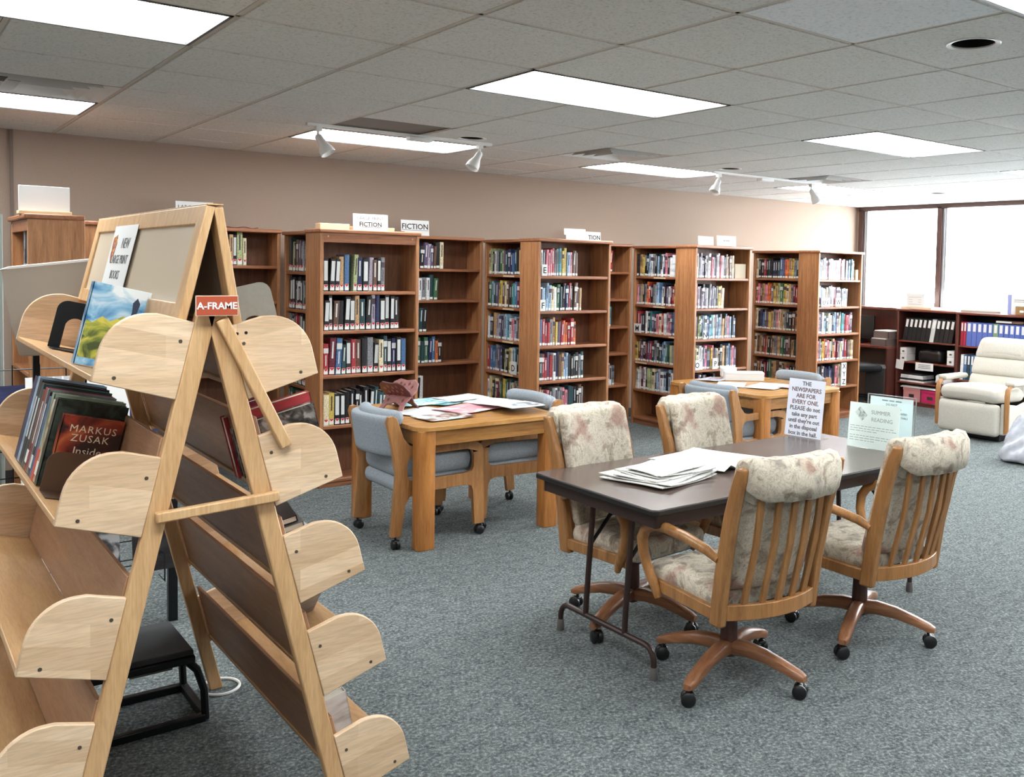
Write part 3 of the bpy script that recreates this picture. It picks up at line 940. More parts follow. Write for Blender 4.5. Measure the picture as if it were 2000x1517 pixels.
# ------------------------------------------------------------------ signs on the bookcases
def card_sign(name, label, loc, w_, h, texts=(), rz=0, lean=0.08, base=None, cat='sign', mat=WHITEC, notch=False):
    """upright card facing -y"""
    t = thing(name, label, cat, loc, rz)
    M = rot('X', -lean)
    mb = MB()
    if notch:
        mb.prism([(0.02, 0), (w_-0.0, 0), (w_-0.0, h*0.55), (w_-0.03, h*0.6), (w_-0.03, h), (0, h), (0, h*0.45), (0.02, h*0.42)], -0.002, 0.0, M @ rot('X', PI/2))
    else:
        mb.box((0, 0, 0), (w_, 0.002, h), 0, M)
    obj('card', mb, mat, t, smooth=False)
    mb = MB(); mb.box((w_*0.2, 0, 0), (w_*0.8, 0.07, 0.003)); mb.add([(w_*0.4, 0.002, 0), (w_*0.6, 0.002, 0), (w_*0.6, 0.002+lean*h*.5, h*0.5), (w_*0.4, 0.002+lean*h*.5, h*0.5), (w_*0.4, 0.065, 0), (w_*0.6, 0.065, 0)],
                                                                    [(3, 2, 5, 4), (4, 5, 2, 3)])
    obj('stand', mb, mat, t, smooth=False)
    for s, size, x, z, im, b in texts:
        lettering(t, s, size, im, M @ tr(x, -0.001, z) @ rot('X', PI/2), bold=b)
    return t
def underline(t, x0, x1, z, lean=0.08, mat=INK):
    mb = MB(); mb.box((x0, -0.0015, z), (x1, -0.0005, z+0.003), 0, rot('X', -lean)); obj('underline', mb, mat, t, smooth=False)
t = card_sign('shelf_sign', 'white card reading LARGE PRINT FICTION on the first end unit', (2.915, 6.95, 1.951), 0.285, 0.13,
              [('LARGE PRINT', 0.036, 0.142, 0.085, GREYINK, 0), ('FICTION', 0.048, 0.142, 0.034, INK, 0.0010)])
underline(t, 0.06, 0.225, 0.027, mat=GREYINK)
t = card_sign('shelf_sign', 'white card reading FICTION in black on the wall bookcase', (3.86, 8.1, 1.966), 0.285, 0.145, [('FICTION', 0.070, 0.142, 0.062, INK, 0.001)])
underline(t, 0.008, 0.277, 0.05)
card_sign('shelf_sign', 'blank bright white notched card on the second end unit', (4.895, 6.95, 1.951), 0.27, 0.10, [], notch=True)
card_sign('shelf_sign', 'grey card reading FICTION, half hidden behind the blank card', (5.92, 8.1, 1.966), 0.27, 0.12, [('FICTION', 0.066, 0.135, 0.038, INK, 0.001)])
card_sign('shelf_sign', 'white card with small grey print on the third end unit', (6.83, 6.96, 1.951), 0.28, 0.11, [('FICTION', 0.024, 0.14, 0.05, GREYINK, 0)])
card_sign('shelf_sign', 'dull white card half behind another on the third end unit', (6.66, 7.06, 1.951), 0.22, 0.10, [])
card_sign('shelf_sign', 'card reading LARGE PRINT behind the top of the wooden display', (1.93, 8.1, 1.966), 0.285, 0.20, [('LARGE PRINT', 0.042, 0.142, 0.14, GREYINK, 0.0006)])
t = thing('sign_box', 'bright white box sign on the far left bookcase', 'sign', (0.715, 6.62, 1.951))
mb = MB(); mb.box((0, 0, 0), (0.275, 0.10, 0.022)); obj('tray', mb, CREAMC, t, 0.003)
mb = MB(); mb.box((0.004, 0.03, 0.022), (0.268, 0.05, 0.172)); obj('card', mb, WHITEC, t, 0.002)
t = thing('card_tray', 'low cream cardboard tray behind the large print card', 'tray', (2.665, 6.97, 1.951))
mb = MB(); mb.box((0, 0, 0), (0.23, 0.1, 0.045)); obj('tray', mb, CREAMC, t, 0.003)
mb = MB(); mb.box((0.24, 0.0, 0), (0.60, 0.12, 0.03)); obj('cover', mb, plain('peach_card', (222, 178, 142), 0.6), t, 0.003)
mb = MB(); mb.box((0, 0, 0), (0.30, 0.2, 0.012)); mb.box((0.01, 0.01, 0.012), (0.25, 0.19, 0.02))
tag(obj('stack_of_papers', mb, plain('dull_paper', (150, 130, 120), 0.7), None, 0.001, mat=tr(7.78, 8.0, 1.951)), 'thin flat stack of papers on top of the last side bookcase', 'papers')
mb = MB(); mb.tube([(1.98+0.02*i, 8.05+0.03*math.sin(i*0.5), 1.972+0.004*math.sin(i*0.9)) for i in range(30)], 0.004, 6)
tag(obj('cord', mb, plain('dark_red_cord', (110, 44, 44), 0.6)), 'dark red cord lying on top of the left wall bookcase', 'cord')

# grey steel end panel at the left picture edge
mb = MB(); mb.box((0.30, 5.45, 0), (0.512, 5.50, 1.90)); mb.box((0.502, 5.42, 0), (0.520, 5.53, 1.90))
tag(obj('steel_post', mb, plain('grey_green_steel', (132, 136, 130), 0.4, 0.2), None, 0.004), 'grey steel upright panel at the left edge of the picture', 'post')

# ------------------------------------------------------------------ oak reading tables
def oak_table(label, x0, x1, y0, y1):
    t = thing('reading_table', label, 'table', ((x0+x1)/2, (y0+y1)/2, 0), 0, 'square oak reading tables')
    hx, hy = (x1-x0)/2, (y1-y0)/2
    r = 0.09
    def rr(hx, hy, r):
        p = []
        for cx, cy, a0 in ((hx-r, hy-r, 0), (-hx+r, hy-r, PI/2), (-hx+r, -hy+r, PI), (hx-r, -hy+r, 1.5*PI)):
            for k in range(7): p.append((cx+r*math.cos(a0+PI/2*k/6), cy+r*math.sin(a0+PI/2*k/6)))
        return p
    mb = MB(); mb.prism(rr(hx, hy, r), 0.712, 0.74); obj('tabletop', mb, OAKX, t, 0.009)
    mb = MB()
    for s in (-1, 1):
        mb.box((-hx+0.08, s*(hy-0.045)-0.012, 0.62), (hx-0.08, s*(hy-0.045)+0.012, 0.713))
        mb.box((s*(hx-0.045)-0.012, -hy+0.08, 0.62), (s*(hx-0.045)+0.012, hy-0.08, 0.713))
    obj('apron', mb, wood('oak_apron_wood', (150, 98, 46), (194, 140, 78), 'x', 0.35) if 'oak_apron_wood' not in bpy.data.materials else bpy.data.materials['oak_apron_wood'], t, 0.003)
    for sx in (-1, 1):
        for sy in (-1, 1):
            mb = MB(); cx, cy = sx*(hx-0.07), sy*(hy-0.07)
            mb.prism([(x*0.056+cx, y*0.056+cy) for x, y in [(1, 0.55), (0.9, 0.85), (0.6, 1), (-0.6, 1), (-0.9, 0.85), (-1, 0.6), (-1, -0.6), (-0.9, -0.85), (-0.6, -1), (0.6, -1), (0.9, -0.85), (1, -0.55)]], 0, 0.713)
            obj('leg', mb, OAK, t, 0.003)
    return t
oak_table('square oak reading table covered in magazines, at the left', 2.50, 3.53, 4.99, 6.03)
oak_table('square oak reading table with a white box on it, farther back', 5.34, 6.33, 4.90, 6.02)

# blue caster chairs
def blue_chair(label, loc, rz):
    """faces +x; origin under seat centre"""
    t = thing('armchair', label, 'chair', loc, rz, 'blue-grey caster armchairs')
    out = [(-.303, .075), (-.273, .44), (-.30, .62), (-.335, .765), (-.325, .795), (-.298, .80), (-.272, .785), (-.225, .66), (-.185, .615), (-.13, .60), (.20, .605), (.27, .598), (.305, .572), (.322, .52),
           (.328, .07), (.258, .07), (.245, .29), (.232, .318), (.20, .328), (-.13, .322), (-.185, .305), (-.212, .262), (-.24, .07)]
    hole = [(-.20, .43), (-.205, .50), (-.19, .535), (-.16, .55), (.20, .556), (.235, .545), (.25, .51), (.248, .44), (.235, .415), (.20, .405), (-.15, .400), (-.185, .407)]
    for s in (-1, 1):
        mb = MB(); mb.prism(out, -0.016, 0.016, tr(0, s*0.275, 0) @ rot('X', PI/2), hole=hole)
        obj('side_frame', mb, OAKY, t, 0.008)
    mb = MB(); mb.cushion((0.26, 0.245, 0.07), 0.055, 6, None, 0, tr(0.01, 0, 0.475), 0.012); obj('seat_cushion', mb, BLUEF, t)
    mb = MB(); mb.cushion((0.25, 0.25, 0.05), 0.045, 6, None, 0, tr(0.0, 0, 0.365)); obj('seat_base', mb, BLUEF, t)
    def bend(p): return (p.x-0.10*(1-(p.y/0.26)**2)*1.0 - (p.z)*0.16, p.y, p.z+0.01*(1-(p.y/0.26)**2))
    mb = MB(); mb.cushion((0.035, 0.258, 0.125), 0.033, 10, bend, 0, tr(-0.255, 0, 0.665)); obj('back_cushion', mb, BLUEF, t)
    def bend2(p):
        k = (p.y/0.26)**2
        return (p.x-0.075*(1-k)*1.0, p.y, p.z)
    mb = MB(); mb.cushion((0.045, 0.25, 0.05), 0.044, 10, bend2, 0, tr(-0.225, 0, 0.775)); obj('back_roll', mb, BLUEF, t)
    for sx in (-0.27, 0.293):
        for s in (-1, 1):
            mb = MB()
            mb.tube([(0, 0, 0.035), (0, 0, 0.075)], 0.007, 8)
            for q in (-1, 1):
                mb.lathe([(0.0001, -0.010), (0.024, -0.010), (0.028, -0.004), (0.028, 0.006), (0.020, 0.011), (0.0001, 0.012)], 16, 0, tr(0.008, q*0.014, 0.028) @ rot('X', -q*PI/2))
            mb.cushion((0.018, 0.018, 0.014), 0.01, 2, None, 0, tr(0.004, 0, 0.042))
            obj('caster', mb, BLACKP, t, mat=tr(sx, s*0.275, 0) @ rot('Z', 0.9*s+sx*3))
    return t
c0 = blue_chair('blue-grey caster armchair at the left side of the magazine table', (2.70, 5.42, 0), 0)
dup(c0, 'blue-grey caster armchair at the right side of the magazine table', (3.35, 5.50, 0), PI)
dup(c0, 'blue-grey caster armchair at the left side of the farther oak table', (5.37, 5.24, 0), 0.02)
dup(c0, 'blue-grey caster armchair behind the right side of the farther oak table', (6.12, 5.42, 0), PI)

# ------------------------------------------------------------------ folding table
FT = (2.41, 4.42, 2.77, 3.64)
t = thing('folding_table', 'long folding table with dark brown top and metal legs', 'table', ((FT[0]+FT[1])/2, (FT[2]+FT[3])/2, 0))
hx, hy = (FT[1]-FT[0])/2, (FT[3]-FT[2])/2
c = 0.02
octo = lambda a, b, c: [(-a+c, -b), (a-c, -b), (a, -b+c), (a, b-c), (a-c, b), (-a+c, b), (-a, b-c), (-a, -b+c)]
mb = MB(); mb.prism(octo(hx-0.006, hy-0.006, c), 0.722, 0.7405); obj('tabletop', mb, LAMI, t, 0.001)
mb = MB(); mb.prism(octo(hx, hy, c), 0.716, 0.7395, hole=octo(hx-0.007, hy-0.007, c)); obj('edge_band', mb, EDGE, t, 0.005)
mb = MB()
for s in (-1, 1):
    mb.box((-hx+0.035, s*(hy-0.045)-0.008, 0.655), (hx-0.035, s*(hy-0.045)+0.008, 0.722)); mb.box((s*(hx-0.045)-0.008, -hy+0.035, 0.655), (s*(hx-0.045)+0.008, hy-0.035, 0.722))
obj('apron', mb, BROWNM, t, 0.003)
def arc(c, r, a0, a1, n, ax1, ax2):
    return [Vector(c)+Vector(ax1)*r*math.cos(a0+(a1-a0)*k/n)+Vector(ax2)*r*math.sin(a0+(a1-a0)*k/n) for k in range(n+1)]
for s in (-1, 1):
    xf, xt = s*(hx-0.10), s*(hx-0.135)
    mb = MB()
    zb = 0.13
    p = [Vector((xf, -0.335, 0.03)), Vector((xf, -0.335, 0.07))]+arc((xf, -0.275, zb-0.06), 0.06, PI, PI/2, 5, (0, 1, 0), (0, 0, 1))+arc((xf, 0.275, zb-0.06), 0.06, PI/2, 0, 5, (0, 1, 0), (0, 0, 1))+[Vector((xf, 0.335, 0.07)), Vector((xf, 0.335, 0.03))]
    mb.tube(p, 0.013, 10)
    obj('foot_bar', mb, BROWNM, t)
    for y in (-0.14, 0.14):
        mb = MB(); mb.tube([(xf, y, zb), (xf+(xt-xf)*0.05, y, 0.2), (xt, y, 0.69)], 0.0135, 10); obj('leg', mb, BROWNM, t)
    for y in (-0.335, 0.335):
        mb = MB(); mb.lathe([(0.018, 0), (0.019, 0.01), (0.0155, 0.05), (0.014, 0.052)], 12); obj('rubber_foot', mb, RUBBER, t, mat=tr(xf, y, 0))
    for y in (-0.14, 0.14):
        mb = MB(); mb.tube([(xt+(xf-xt)*0.45, y, 0.45), (xt-s*0.14, y, 0.62), (xt-s*0.30, y, 0.70)], 0.009, 8)
        mb.box((min(xt-s*0.04, xt-s*0.34), y-0.03, 0.695), (max(xt-s*0.04, xt-s*0.34), y+0.03, 0.72))
        obj('brace', mb, BLACKM, t)
    mb = MB(); mb.box((xt-0.012, -0.20, 0.67), (xt+0.012, 0.20, 0.722)); obj('cross_bar', mb, BROWNM, t)

# floral swivel chairs
def floral_chair(label, loc, rz, base_rot):
    """faces +y"""
    t = thing('swivel_chair', label, 'chair', loc, rz, 'floral swivel chairs')
    # rear posts
    for s in (-1, 1):
        mb = MB()
        sect = []
        path = [(s*0.232, -0.215, 0.335), (s*0.234, -0.245, 0.55), (s*0.238, -0.295, 0.78), (s*0.242, -0.345, 0.93), (s*0.243, -0.36, 0.975)]
        wx = [0.021, 0.021, 0.020, 0.019, 0.017]; wy = [0.034, 0.033, 0.031, 0.028, 0.020]
        vs = []
        for (x, y, z), a, b in zip(path, wx, wy):
            vs += [(x-a, y-b, z), (x+a, y-b, z), (x+a, y+b, z), (x-a, y+b, z)]
        fs = [(3, 2, 1, 0)]
        for i in range(4):
            for k in range(4):
                a, b = i*4+k, i*4+(k+1) % 4
                fs.append((a, b, b+4, a+4))
        fs.append((16, 17, 18, 19))
        mb.add(vs, fs)
        obj('back_post', mb, CHO, t, 0.010)
    # curved bottom rail
    curve = lambda x, d: -0.245-d*(1-(x/0.22)**2)
    mb = MB(); n = 12; vs = []; fs = []
    for k in range(n+1):
        x = -0.22+0.44*k/n; y = curve(x, 0.055)
        vs += [(x, y-0.015, 0.365), (x, y+0.015, 0.365), (x, y+0.012, 0.425), (x, y-0.015, 0.425)]
    for k in range(n):
        for q in range(4):
            a, b = k*4+q, k*4+(q+1) % 4
            fs.append((b, a, a+4, b+4))
    fs += [(0, 1, 2, 3), (n*4+3, n*4+2, n*4+1, n*4)]
    mb.add(vs, fs); obj('lower_rail', mb, CHO, t, 0.003)
    # slats
    for k in range(5):
        x = -0.15+0.075*k
        y0 = curve(x, 0.055); y1 = -0.345-0.045*(1-(x/0.22)**2)
        ym = (y0+y1)/2-0.012
        mb = MB(); vs = []
        for (yy, zz) in ((y0+0.004, 0.42), (ym, 0.66), (y1, 0.90)):
            vs += [(x-0.014, yy-0.008, zz), (x+0.014, yy-0.008, zz), (x+0.014, yy+0.008, zz), (x-0.014, yy+0.008, zz)]
        fs = [(3, 2, 1, 0), (8, 9, 10, 11)]
        for i in range(2):
            for q in range(4):
                a, b = i*4+q, i*4+(q+1) % 4
                fs.append((a, b, b+4, a+4))
        mb.add(vs, fs); obj('slat', mb, CHO, t, 0.003)
    # upper rail hidden in the roll
    # back cushion: pad in front plus rolled top
    def padf(p):
        zz = p.z
        bow = 0.045*(1-(p.x/0.215)**2)
        lean = -0.205-(zz-0.45)*0.235-0.02*max(0, (zz-0.75))
        return (p.x, p.y+lean+0.035-bow*1.0, zz)
    mb = MB(); mb.cushion((0.216, 0.034, 0.27), 0.033, 9, lambda p: padf(Vector((p.x, p.y, p.z+0.73))), 0, None, 0.008); obj('back_cushion', mb, FLORAL, t)
    mb = MB()
    # roll profile sweeping over the top and hanging behind
    prof = [(0.030, -0.14), (0.040, -0.06), (0.034, 0.010), (-0.006, 0.050), (-0.055, 0.045), (-0.082, 0.005), (-0.085, -0.05), (-0.072, -0.105), (-0.045, -0.115), (-0.03, -0.09), (0.0, -0.08)]
    n = 14; vs = []; fs = []; q = len(prof)
    for k in range(n+1):
        u = -1+2*k/n; x = 0.228*u
        sc_ = (1-abs(u)**8*0.35)
        bow = 0.050*(1-u*u)
        for (a, b) in prof:
            vs.append((x, -0.335-bow+a*sc_, 0.965+(b)*sc_+0.003*math.sin(k*2.1)-0.006*(1-u*u)))
    for k in range(n):
        for i in range(q):
            a, b = k*q+i, k*q+(i+1) % q
            fs.append((a, a+q, b+q, b))
    fs += [tuple(range(q)), tuple(reversed(range(n*q, n*q+q)))]
    mb.add(vs, [tuple(reversed(f_)) for f_ in fs]); obj('back_roll', mb, FLORAL, t, ang=60)
    mb = MB(); mb.cushion((0.235, 0.235, 0.048), 0.044, 8, lambda p: (p.x*(1+0.03*(p.y/0.235)), p.y, p.z), 0, tr(0, 0.03, 0.425), 0.014); obj('seat_cushion', mb, FLORAL, t)
    for s in (-1, 1):
        mb = MB(); mb.box((s*0.235-0.014, -0.20, 0.355), (s*0.235+0.014, 0.20, 0.405)); obj('seat_rail', mb, CHO, t, 0.004)
        P = [(0.250, -0.235, 0.60), (0.262, -0.18, 0.625), (0.278, -0.06, 0.648), (0.288, 0.06, 0.655), (0.293, 0.14, 0.648), (0.294, 0.200, 0.622), (0.290, 0.232, 0.575), (0.283, 0.232, 0.51), (0.273, 0.205, 0.44), (0.262, 0.172, 0.38), (0.256, 0.155, 0.335)]
        mb = MB(); mb.tube([(s*x, y, z) for x, y, z in P], [0.015, 0.020, 0.021, 0.022, 0.023, 0.024, 0.024, 0.023, 0.022, 0.021, 0.015], 12); obj('arm', mb, CHO, t, ang=60)
    mb = MB(); mb.box((-0.235, 0.17, 0.355), (0.235, 0.195, 0.40)); mb.box((-0.14, -0.12, 0.335), (0.14, 0.14, 0.362)); obj('seat_frame', mb, BROWNM, t, 0.003)
    mb = MB(); mb.lathe([(0.032, 0.10), (0.038, 0.12), (0.036, 0.2), (0.031, 0.335)], 18); obj('column', mb, COLM, t)
    for k in range(4):
        a = base_rot+k*PI/2-rz
        mb = MB()
        pts = [(0.0, 0.135), (0.08, 0.142), (0.17, 0.132), (0.26, 0.108), (0.32, 0.088), (0.345, 0.082)]
        hw = [0.030, 0.030, 0.029, 0.028, 0.027, 0.018]; hh = [0.032, 0.030, 0.026, 0.022, 0.020, 0.012]
        vs = []
        for (x, z), a_, b_ in zip(pts, hw, hh):
            for kk in range(10):
                c_ = 2*PI*kk/10
                cx_ = math.copysign(abs(math.cos(c_))**0.6, math.cos(c_)); cz_ = math.copysign(abs(math.sin(c_))**0.6, math.sin(c_))
                vs.append((x, a_*cx_, z+b_*cz_))
        fs = []
        for i in range(5):
            for kk in range(10):
                p_, q_ = i*10+kk, i*10+(kk+1) % 10
                fs.append((p_, p_+10, q_+10, q_)[::-1])
        fs.append(tuple(50+kk for kk in range(10)))
        mb.add(vs, fs)
        leg = obj('base_leg', mb, CHD, t, ang=50, mat=rot('Z', a))
        mb = MB()
        mb.tube([(0, 0, 0.03), (0, 0, 0.075)], 0.007, 8)
        for q in (-1, 1):
            mb.lathe([(0.0001, -0.011), (0.025, -0.011), (0.0295, -0.004), (0.0295, 0.006), (0.021, 0.012), (0.0001, 0.013)], 16, 0, tr(0.008, q*0.015, 0.0295) @ rot('X', -q*PI/2))
        mb.cushion((0.018, 0.02, 0.013), 0.01, 2, None, 0, tr(0.002, 0, 0.046))
        obj('caster', mb, BLACKP, t, mat=rot('Z', a) @ tr(0.315, 0, 0) @ rot('Z', random.uniform(-1, 1)))
    return t
R_ = math.radians
floral_chair('floral swivel chair nearest the camera, its slatted back turned to us', (2.775, 2.70, 0), R_(-7), R_(17))
floral_chair('floral swivel chair at the right, its slatted back turned to us', (3.61, 2.665, 0), R_(-1), R_(25))
floral_chair('floral swivel chair behind the left end of the dark folding table', (2.85, 3.43, 0), R_(186), R_(20))
floral_chair('floral swivel chair behind the dark folding table, beside the newspaper sign', (3.56, 3.42, 0), R_(185), R_(10))

# ------------------------------------------------------------------ papers
def sheet(name, label, cat, pts, z, mat, wav=0.004, n=10, th=0.0015, seed=0, lift=None, group=None, parent=None):
    """pts: 4 world corners, a curled sheet"""
    rs = random.Random(seed)
    ph = rs.uniform(0, 6)
    c = [sum(p[i] for p in pts)/4 for i in (0, 1)]
    vs = []; fs = []
    for s_ in (0, 1):
        for i in range(n+1):
            for j in range(n+1):
                u, v = i/n, j/n
                x = (1-u)*(1-v)*pts[0][0]+u*(1-v)*pts[1][0]+u*v*pts[2][0]+(1-u)*v*pts[3][0]
                y = (1-u)*(1-v)*pts[0][1]+u*(1-v)*pts[1][1]+u*v*pts[2][1]+(1-u)*v*pts[3][1]
                zz = wav*(1+math.sin(u*5+ph)*math.cos(v*4+ph*1.7))*0.5+wav*0.6*(abs(u-0.5)*2)**3
                if lift: zz += lift(u, v)
                vs.append((x-c[0], y-c[1], zz+(th if s_ else 0)))
    q = (n+1)*(n+1)
    for i in range(n):
        for j in range(n):
            a = i*(n+1)+j; b = a+1; d = a+n+1; e = d+1
            fs.append((a+q, d+q, e+q, b+q)); fs.append((a, b, e, d))
    for i in range(n):
        a = i*(n+1); d = a+n+1
        fs.append((a, d, d+q, a+q)); a += n; d += n; fs.append((d, a, a+q, d+q))
        a = i; d = i+1; fs.append((d, a, a+q, d+q)); a += n*(n+1); d += n*(n+1); fs.append((a, d, d+q, a+q))
    o = obj(name, MB().add(vs, fs), mat, parent, ang=60, mat=tr(c[0], c[1], z))
    if parent is None: tag(o, label, cat, group)
    return o
def quad(cx, cy, w_, h, a):
    ca, sa = math.cos(a), math.sin(a)
    return [(cx+x*ca-y*sa, cy+x*sa+y*ca) for x, y in ((-w_/2, -h/2), (w_/2, -h/2), (w_/2, h/2), (-w_/2, h/2))]
TT = 0.7412
# newspapers on the folding table
t = thing('newspaper_pile', 'untidy pile of folded newspapers near the front corner of the dark table', 'newspaper', (2.84, 3.22, TT))
for k in range(8):
    a = 0.15+random.uniform(-0.25, 0.25) if k > 2 else 0.2+0.03*k
    sheet('newspaper_section', '', '', quad(random.uniform(-.02, .03)+(0.02 if k > 3 else 0), random.uniform(-.03, .05), 0.42-0.012*k, 0.36-0.022*k, a), 0.0006+0.0052*k, NEWS, 0.008, 10, 0.004, k, parent=t)
sheet('open_newspaper', 'open newspaper spread flat beside the pile, its centre page lifted', 'newspaper', quad(3.27, 3.36, 0.42, 0.44, 0.25), TT+0.0008, NEWS, 0.010, 14, 0.003, 5,
      lambda u, v: 0.030*math.exp(-((u-0.15)/0.10)**2)*max(0, 1-v*2.2))
# magazines on the oak table
PINKM = cover_mat('pink_magazine_print', [(0.35, (224, 150, 160)), (0.5, (232, 176, 184)), (0.62, (244, 236, 236))], 7)
AQUAM = cover_mat('aqua_magazine_print', [(0.35, (110, 176, 190)), (0.5, (190, 222, 230)), (0.6, (240, 244, 246))], 9)
BRNM = cover_mat('portrait_magazine_print', [(0.36, (92, 66, 54)), (0.46, (168, 138, 124)), (0.56, (222, 226, 230)), (0.66, (150, 190, 200))], 8)
WHM = print_mat('white_catalogue_print', (222, 223, 224), (70, 80, 100), (38, 5), 0.6)
TQM = cover_mat('teal_leaflet_print', [(0.4, (84, 140, 146)), (0.55, (150, 196, 200)), (0.65, (228, 238, 240))], 10)
for k, (lab, cx, cy, w_, h, a, mt) in enumerate([
    ('white catalogue at the left front corner of the magazine table', 2.79, 5.52, 0.34, 0.27, 0.35, WHM),
    ('magazine with a brown picture at the front edge of the magazine table', 2.80, 5.26, 0.33, 0.23, 0.12, BRNM),
    ('pale aqua magazine near the middle of the magazine table', 2.95, 5.88, 0.40, 0.26, 0.1, AQUAM),
    ('teal leaflet under the other papers at the back of the magazine table', 3.15, 5.80, 0.36, 0.13, 0.5, TQM),
    ('pink magazine in the middle of the magazine table', 3.10, 5.47, 0.42, 0.30, 0.30, PINKM),
    ('open white booklet at the back of the magazine table', 3.28, 5.90, 0.34, 0.24, 0.2, WHM)]):
    sheet('magazine', lab, 'magazine', quad(cx, cy, w_, h, a), TT+0.0008+0.0026*(k % 3)+0.001*k, mt, 0.005, 8, 0.002, 20+k)
for k in range(11):
    sheet('booklet', '%s white booklet counted from the front of the fanned row on the magazine table' % ORD[k], 'booklet', quad(3.33+0.004*k+(0.012 if k % 2 else -0.008), 5.19+0.055*k, 0.27, 0.20, 0.05+0.07*k), TT+0.0065+0.0040*(10-k), WHM if k else
          cover_mat('booklet_cover_print', [(0.4, (130, 140, 150)), (0.5, (214, 222, 228)), (0.56, (242, 244, 246))], 6), 0.002, 5, 0.002, 40+k, group='fanned white booklets')
# papers and box on the far oak table
for k, (lab, cx, cy, w_, h, a, mt) in enumerate([
    ('white sheet lying toward the left of the farther oak table', 5.62, 5.52, 0.32, 0.24, 0.7, WHM),
    ('printed newspaper page at the front of the farther oak table', 5.80, 5.28, 0.40, 0.26, 0.4, NEWS),
    ('dark printed leaflet at the back of the farther oak table', 5.74, 5.86, 0.28, 0.20, 0.3, cover_mat('dark_leaflet_print', [(0.4, (110, 90, 110)), (0.55, (200, 200, 210))], 9)),
    ('small pink-printed page beside the newspaper page', 5.93, 5.14, 0.22, 0.14, 0.2, PINKM)]):
    sheet('paper_sheet', lab, 'paper', quad(cx, cy, w_, h, a), TT+0.0008+0.002*k, mt, 0.004, 8, 0.0015, 60+k)
t = thing('paper_box', 'long low white box on the farther oak table', 'box', (5.98, 5.72, TT), R_(-38))
mb = MB(); mb.box((-0.17, -0.07, 0), (0.17, 0.07, 0.07)); obj('body', mb, WHITEC, t, 0.004)
mb = MB(); mb.box((-0.172, -0.072, 0.055), (0.172, 0.072, 0.074)); obj('lid', mb, WHITEC, t, 0.003)
mb = MB(); mb.cushion((0.07, 0.05, 0.05), 0.02, 4, None, 0, tr(0, 0, 0.05))
tag(obj('tissue_box', mb, WHITEC, None, mat=tr(6.00, 5.93, TT) @ rot('Z', -0.6)), 'small white tissue box behind the long white box', 'box')

# signs on the folding table
def tsign(label, p0, p1, h, lean, name='table_sign', holder=True):
    """upright sheet between base points p0 (picture left) and p1, facing the camera side"""
    a = Vector((p0[0], p0[1], TT)); b = Vector((p1[0], p1[1], TT))
    t = thing(name, label, 'sign', a)
    xd = (b-a).normalized(); nrm = xd.cross(Vector((0, 0, 1)))
    upv = (Vector((0, 0, 1))-nrm*lean).normalized()
    M = frameM((0, 0, 0), xd, upv)
    return t, M, (b-a).length
t, M, w_ = tsign('white sign asking readers to leave newspapers for everyone', (4.20, 3.675), (4.225, 3.425), 0.3, 0.12)
hS = 0.335
mb = MB(); mb.box((0, 0, -0.001), (w_, hS, 0.001), 0, M); obj('sheet', mb, paper_mat('sign_paper', (238, 238, 244)), t, smooth=False)
mb = MB(); mb.box((-0.004, 0, 0.0025), (w_+0.004, hS+0.004, 0.0045), 0, M); mb.box((-0.004, 0, -0.085), (w_+0.004, 0.003, 0.004), 0, M @ rot('X', 0.12)); obj('holder', mb, ACRYL, t, smooth=False)
for k, s in enumerate(['THE', 'NEWSPAPERS', 'ARE FOR', 'EVERY ONE.', 'PLEASE do not', 'take any part', "until they're out", 'in the disposal', 'box in the hall.']):
    lettering(t, s, 0.034 if k < 5 else 0.033, RUSTINK if k > 0 and k < 4 else GREYINK, M @ tr(w_/2, hS-0.036-0.0362*k, 0.0015), bold=0.0009)
t, M, w_ = tsign('white flyer with a small clip picture and two blocks of print', (4.235, 3.245), (4.275, 2.945), 0.25, 0.10, 'flyer')
hS = 0.245; 
mb = MB(); mb.box((0, 0, -0.001), (w_, hS, 0.001), 0, M); obj('sheet', mb, paper_mat('flyer_paper', (236, 244, 240)), t, smooth=False)
mb = MB(); mb.prism([(0.035, 0.19), (0.065, 0.225), (0.11, 0.18), (0.08, 0.145)], 0.001, 0.0018, M); obj('picture', mb, cover_mat('clip_picture', [(0.4, (130, 150, 150)), (0.55, (214, 222, 218))], 40), t, smooth=False)
lettering(t, 'SUMMER', 0.03, PALEINK, M @ tr(0.19, 0.19, 0.0015)); lettering(t, 'READING', 0.03, PALEINK, M @ tr(0.20, 0.15, 0.0015))
mb = MB()
for k in range(7):
    if k == 3: continue
    x = 0.012; rs = random.Random(k)
    while x < w_-0.03:
        l = rs.uniform(0.01, 0.03); mb.box((x, 0.115-0.013*k, 0.001), (min(x+l, w_-0.012), 0.118-0.013*k, 0.0016), 0, M); x += l+0.006
        if k in (2, 6) and x > w_*0.5: break
obj('print', mb, PALEINK, t, smooth=False)
t, M, w_ = tsign('printed notice in a clear acrylic stand behind the flyer', (4.37, 3.22), (4.41, 2.93), 0.3, 0.05, 'table_notice')
hS = 0.285
mb = MB(); mb.box((0.015, 0, -0.001), (w_-0.02, hS-0.012, 0.001), 0, M); obj('sheet', mb, paper_mat('notice_paper', (232, 242, 242)), t, smooth=False)
mb = MB(); mb.box((0, 0, 0.002), (w_, hS, 0.004), 0, M); mb.box((0, 0, -0.07), (w_, 0.003, 0.004), 0, M); obj('holder', mb, ACRYL, t, smooth=False)
mb = MB(); mb.box((0, hS-0.004, 0.0), (w_, hS, 0.006), 0, M); mb.box((0, 0, 0.0), (0.004, hS, 0.006), 0, M); mb.box((w_-0.004, 0, 0), (w_, hS, 0.006), 0, M); obj('rim', mb, ALU, t, smooth=False)
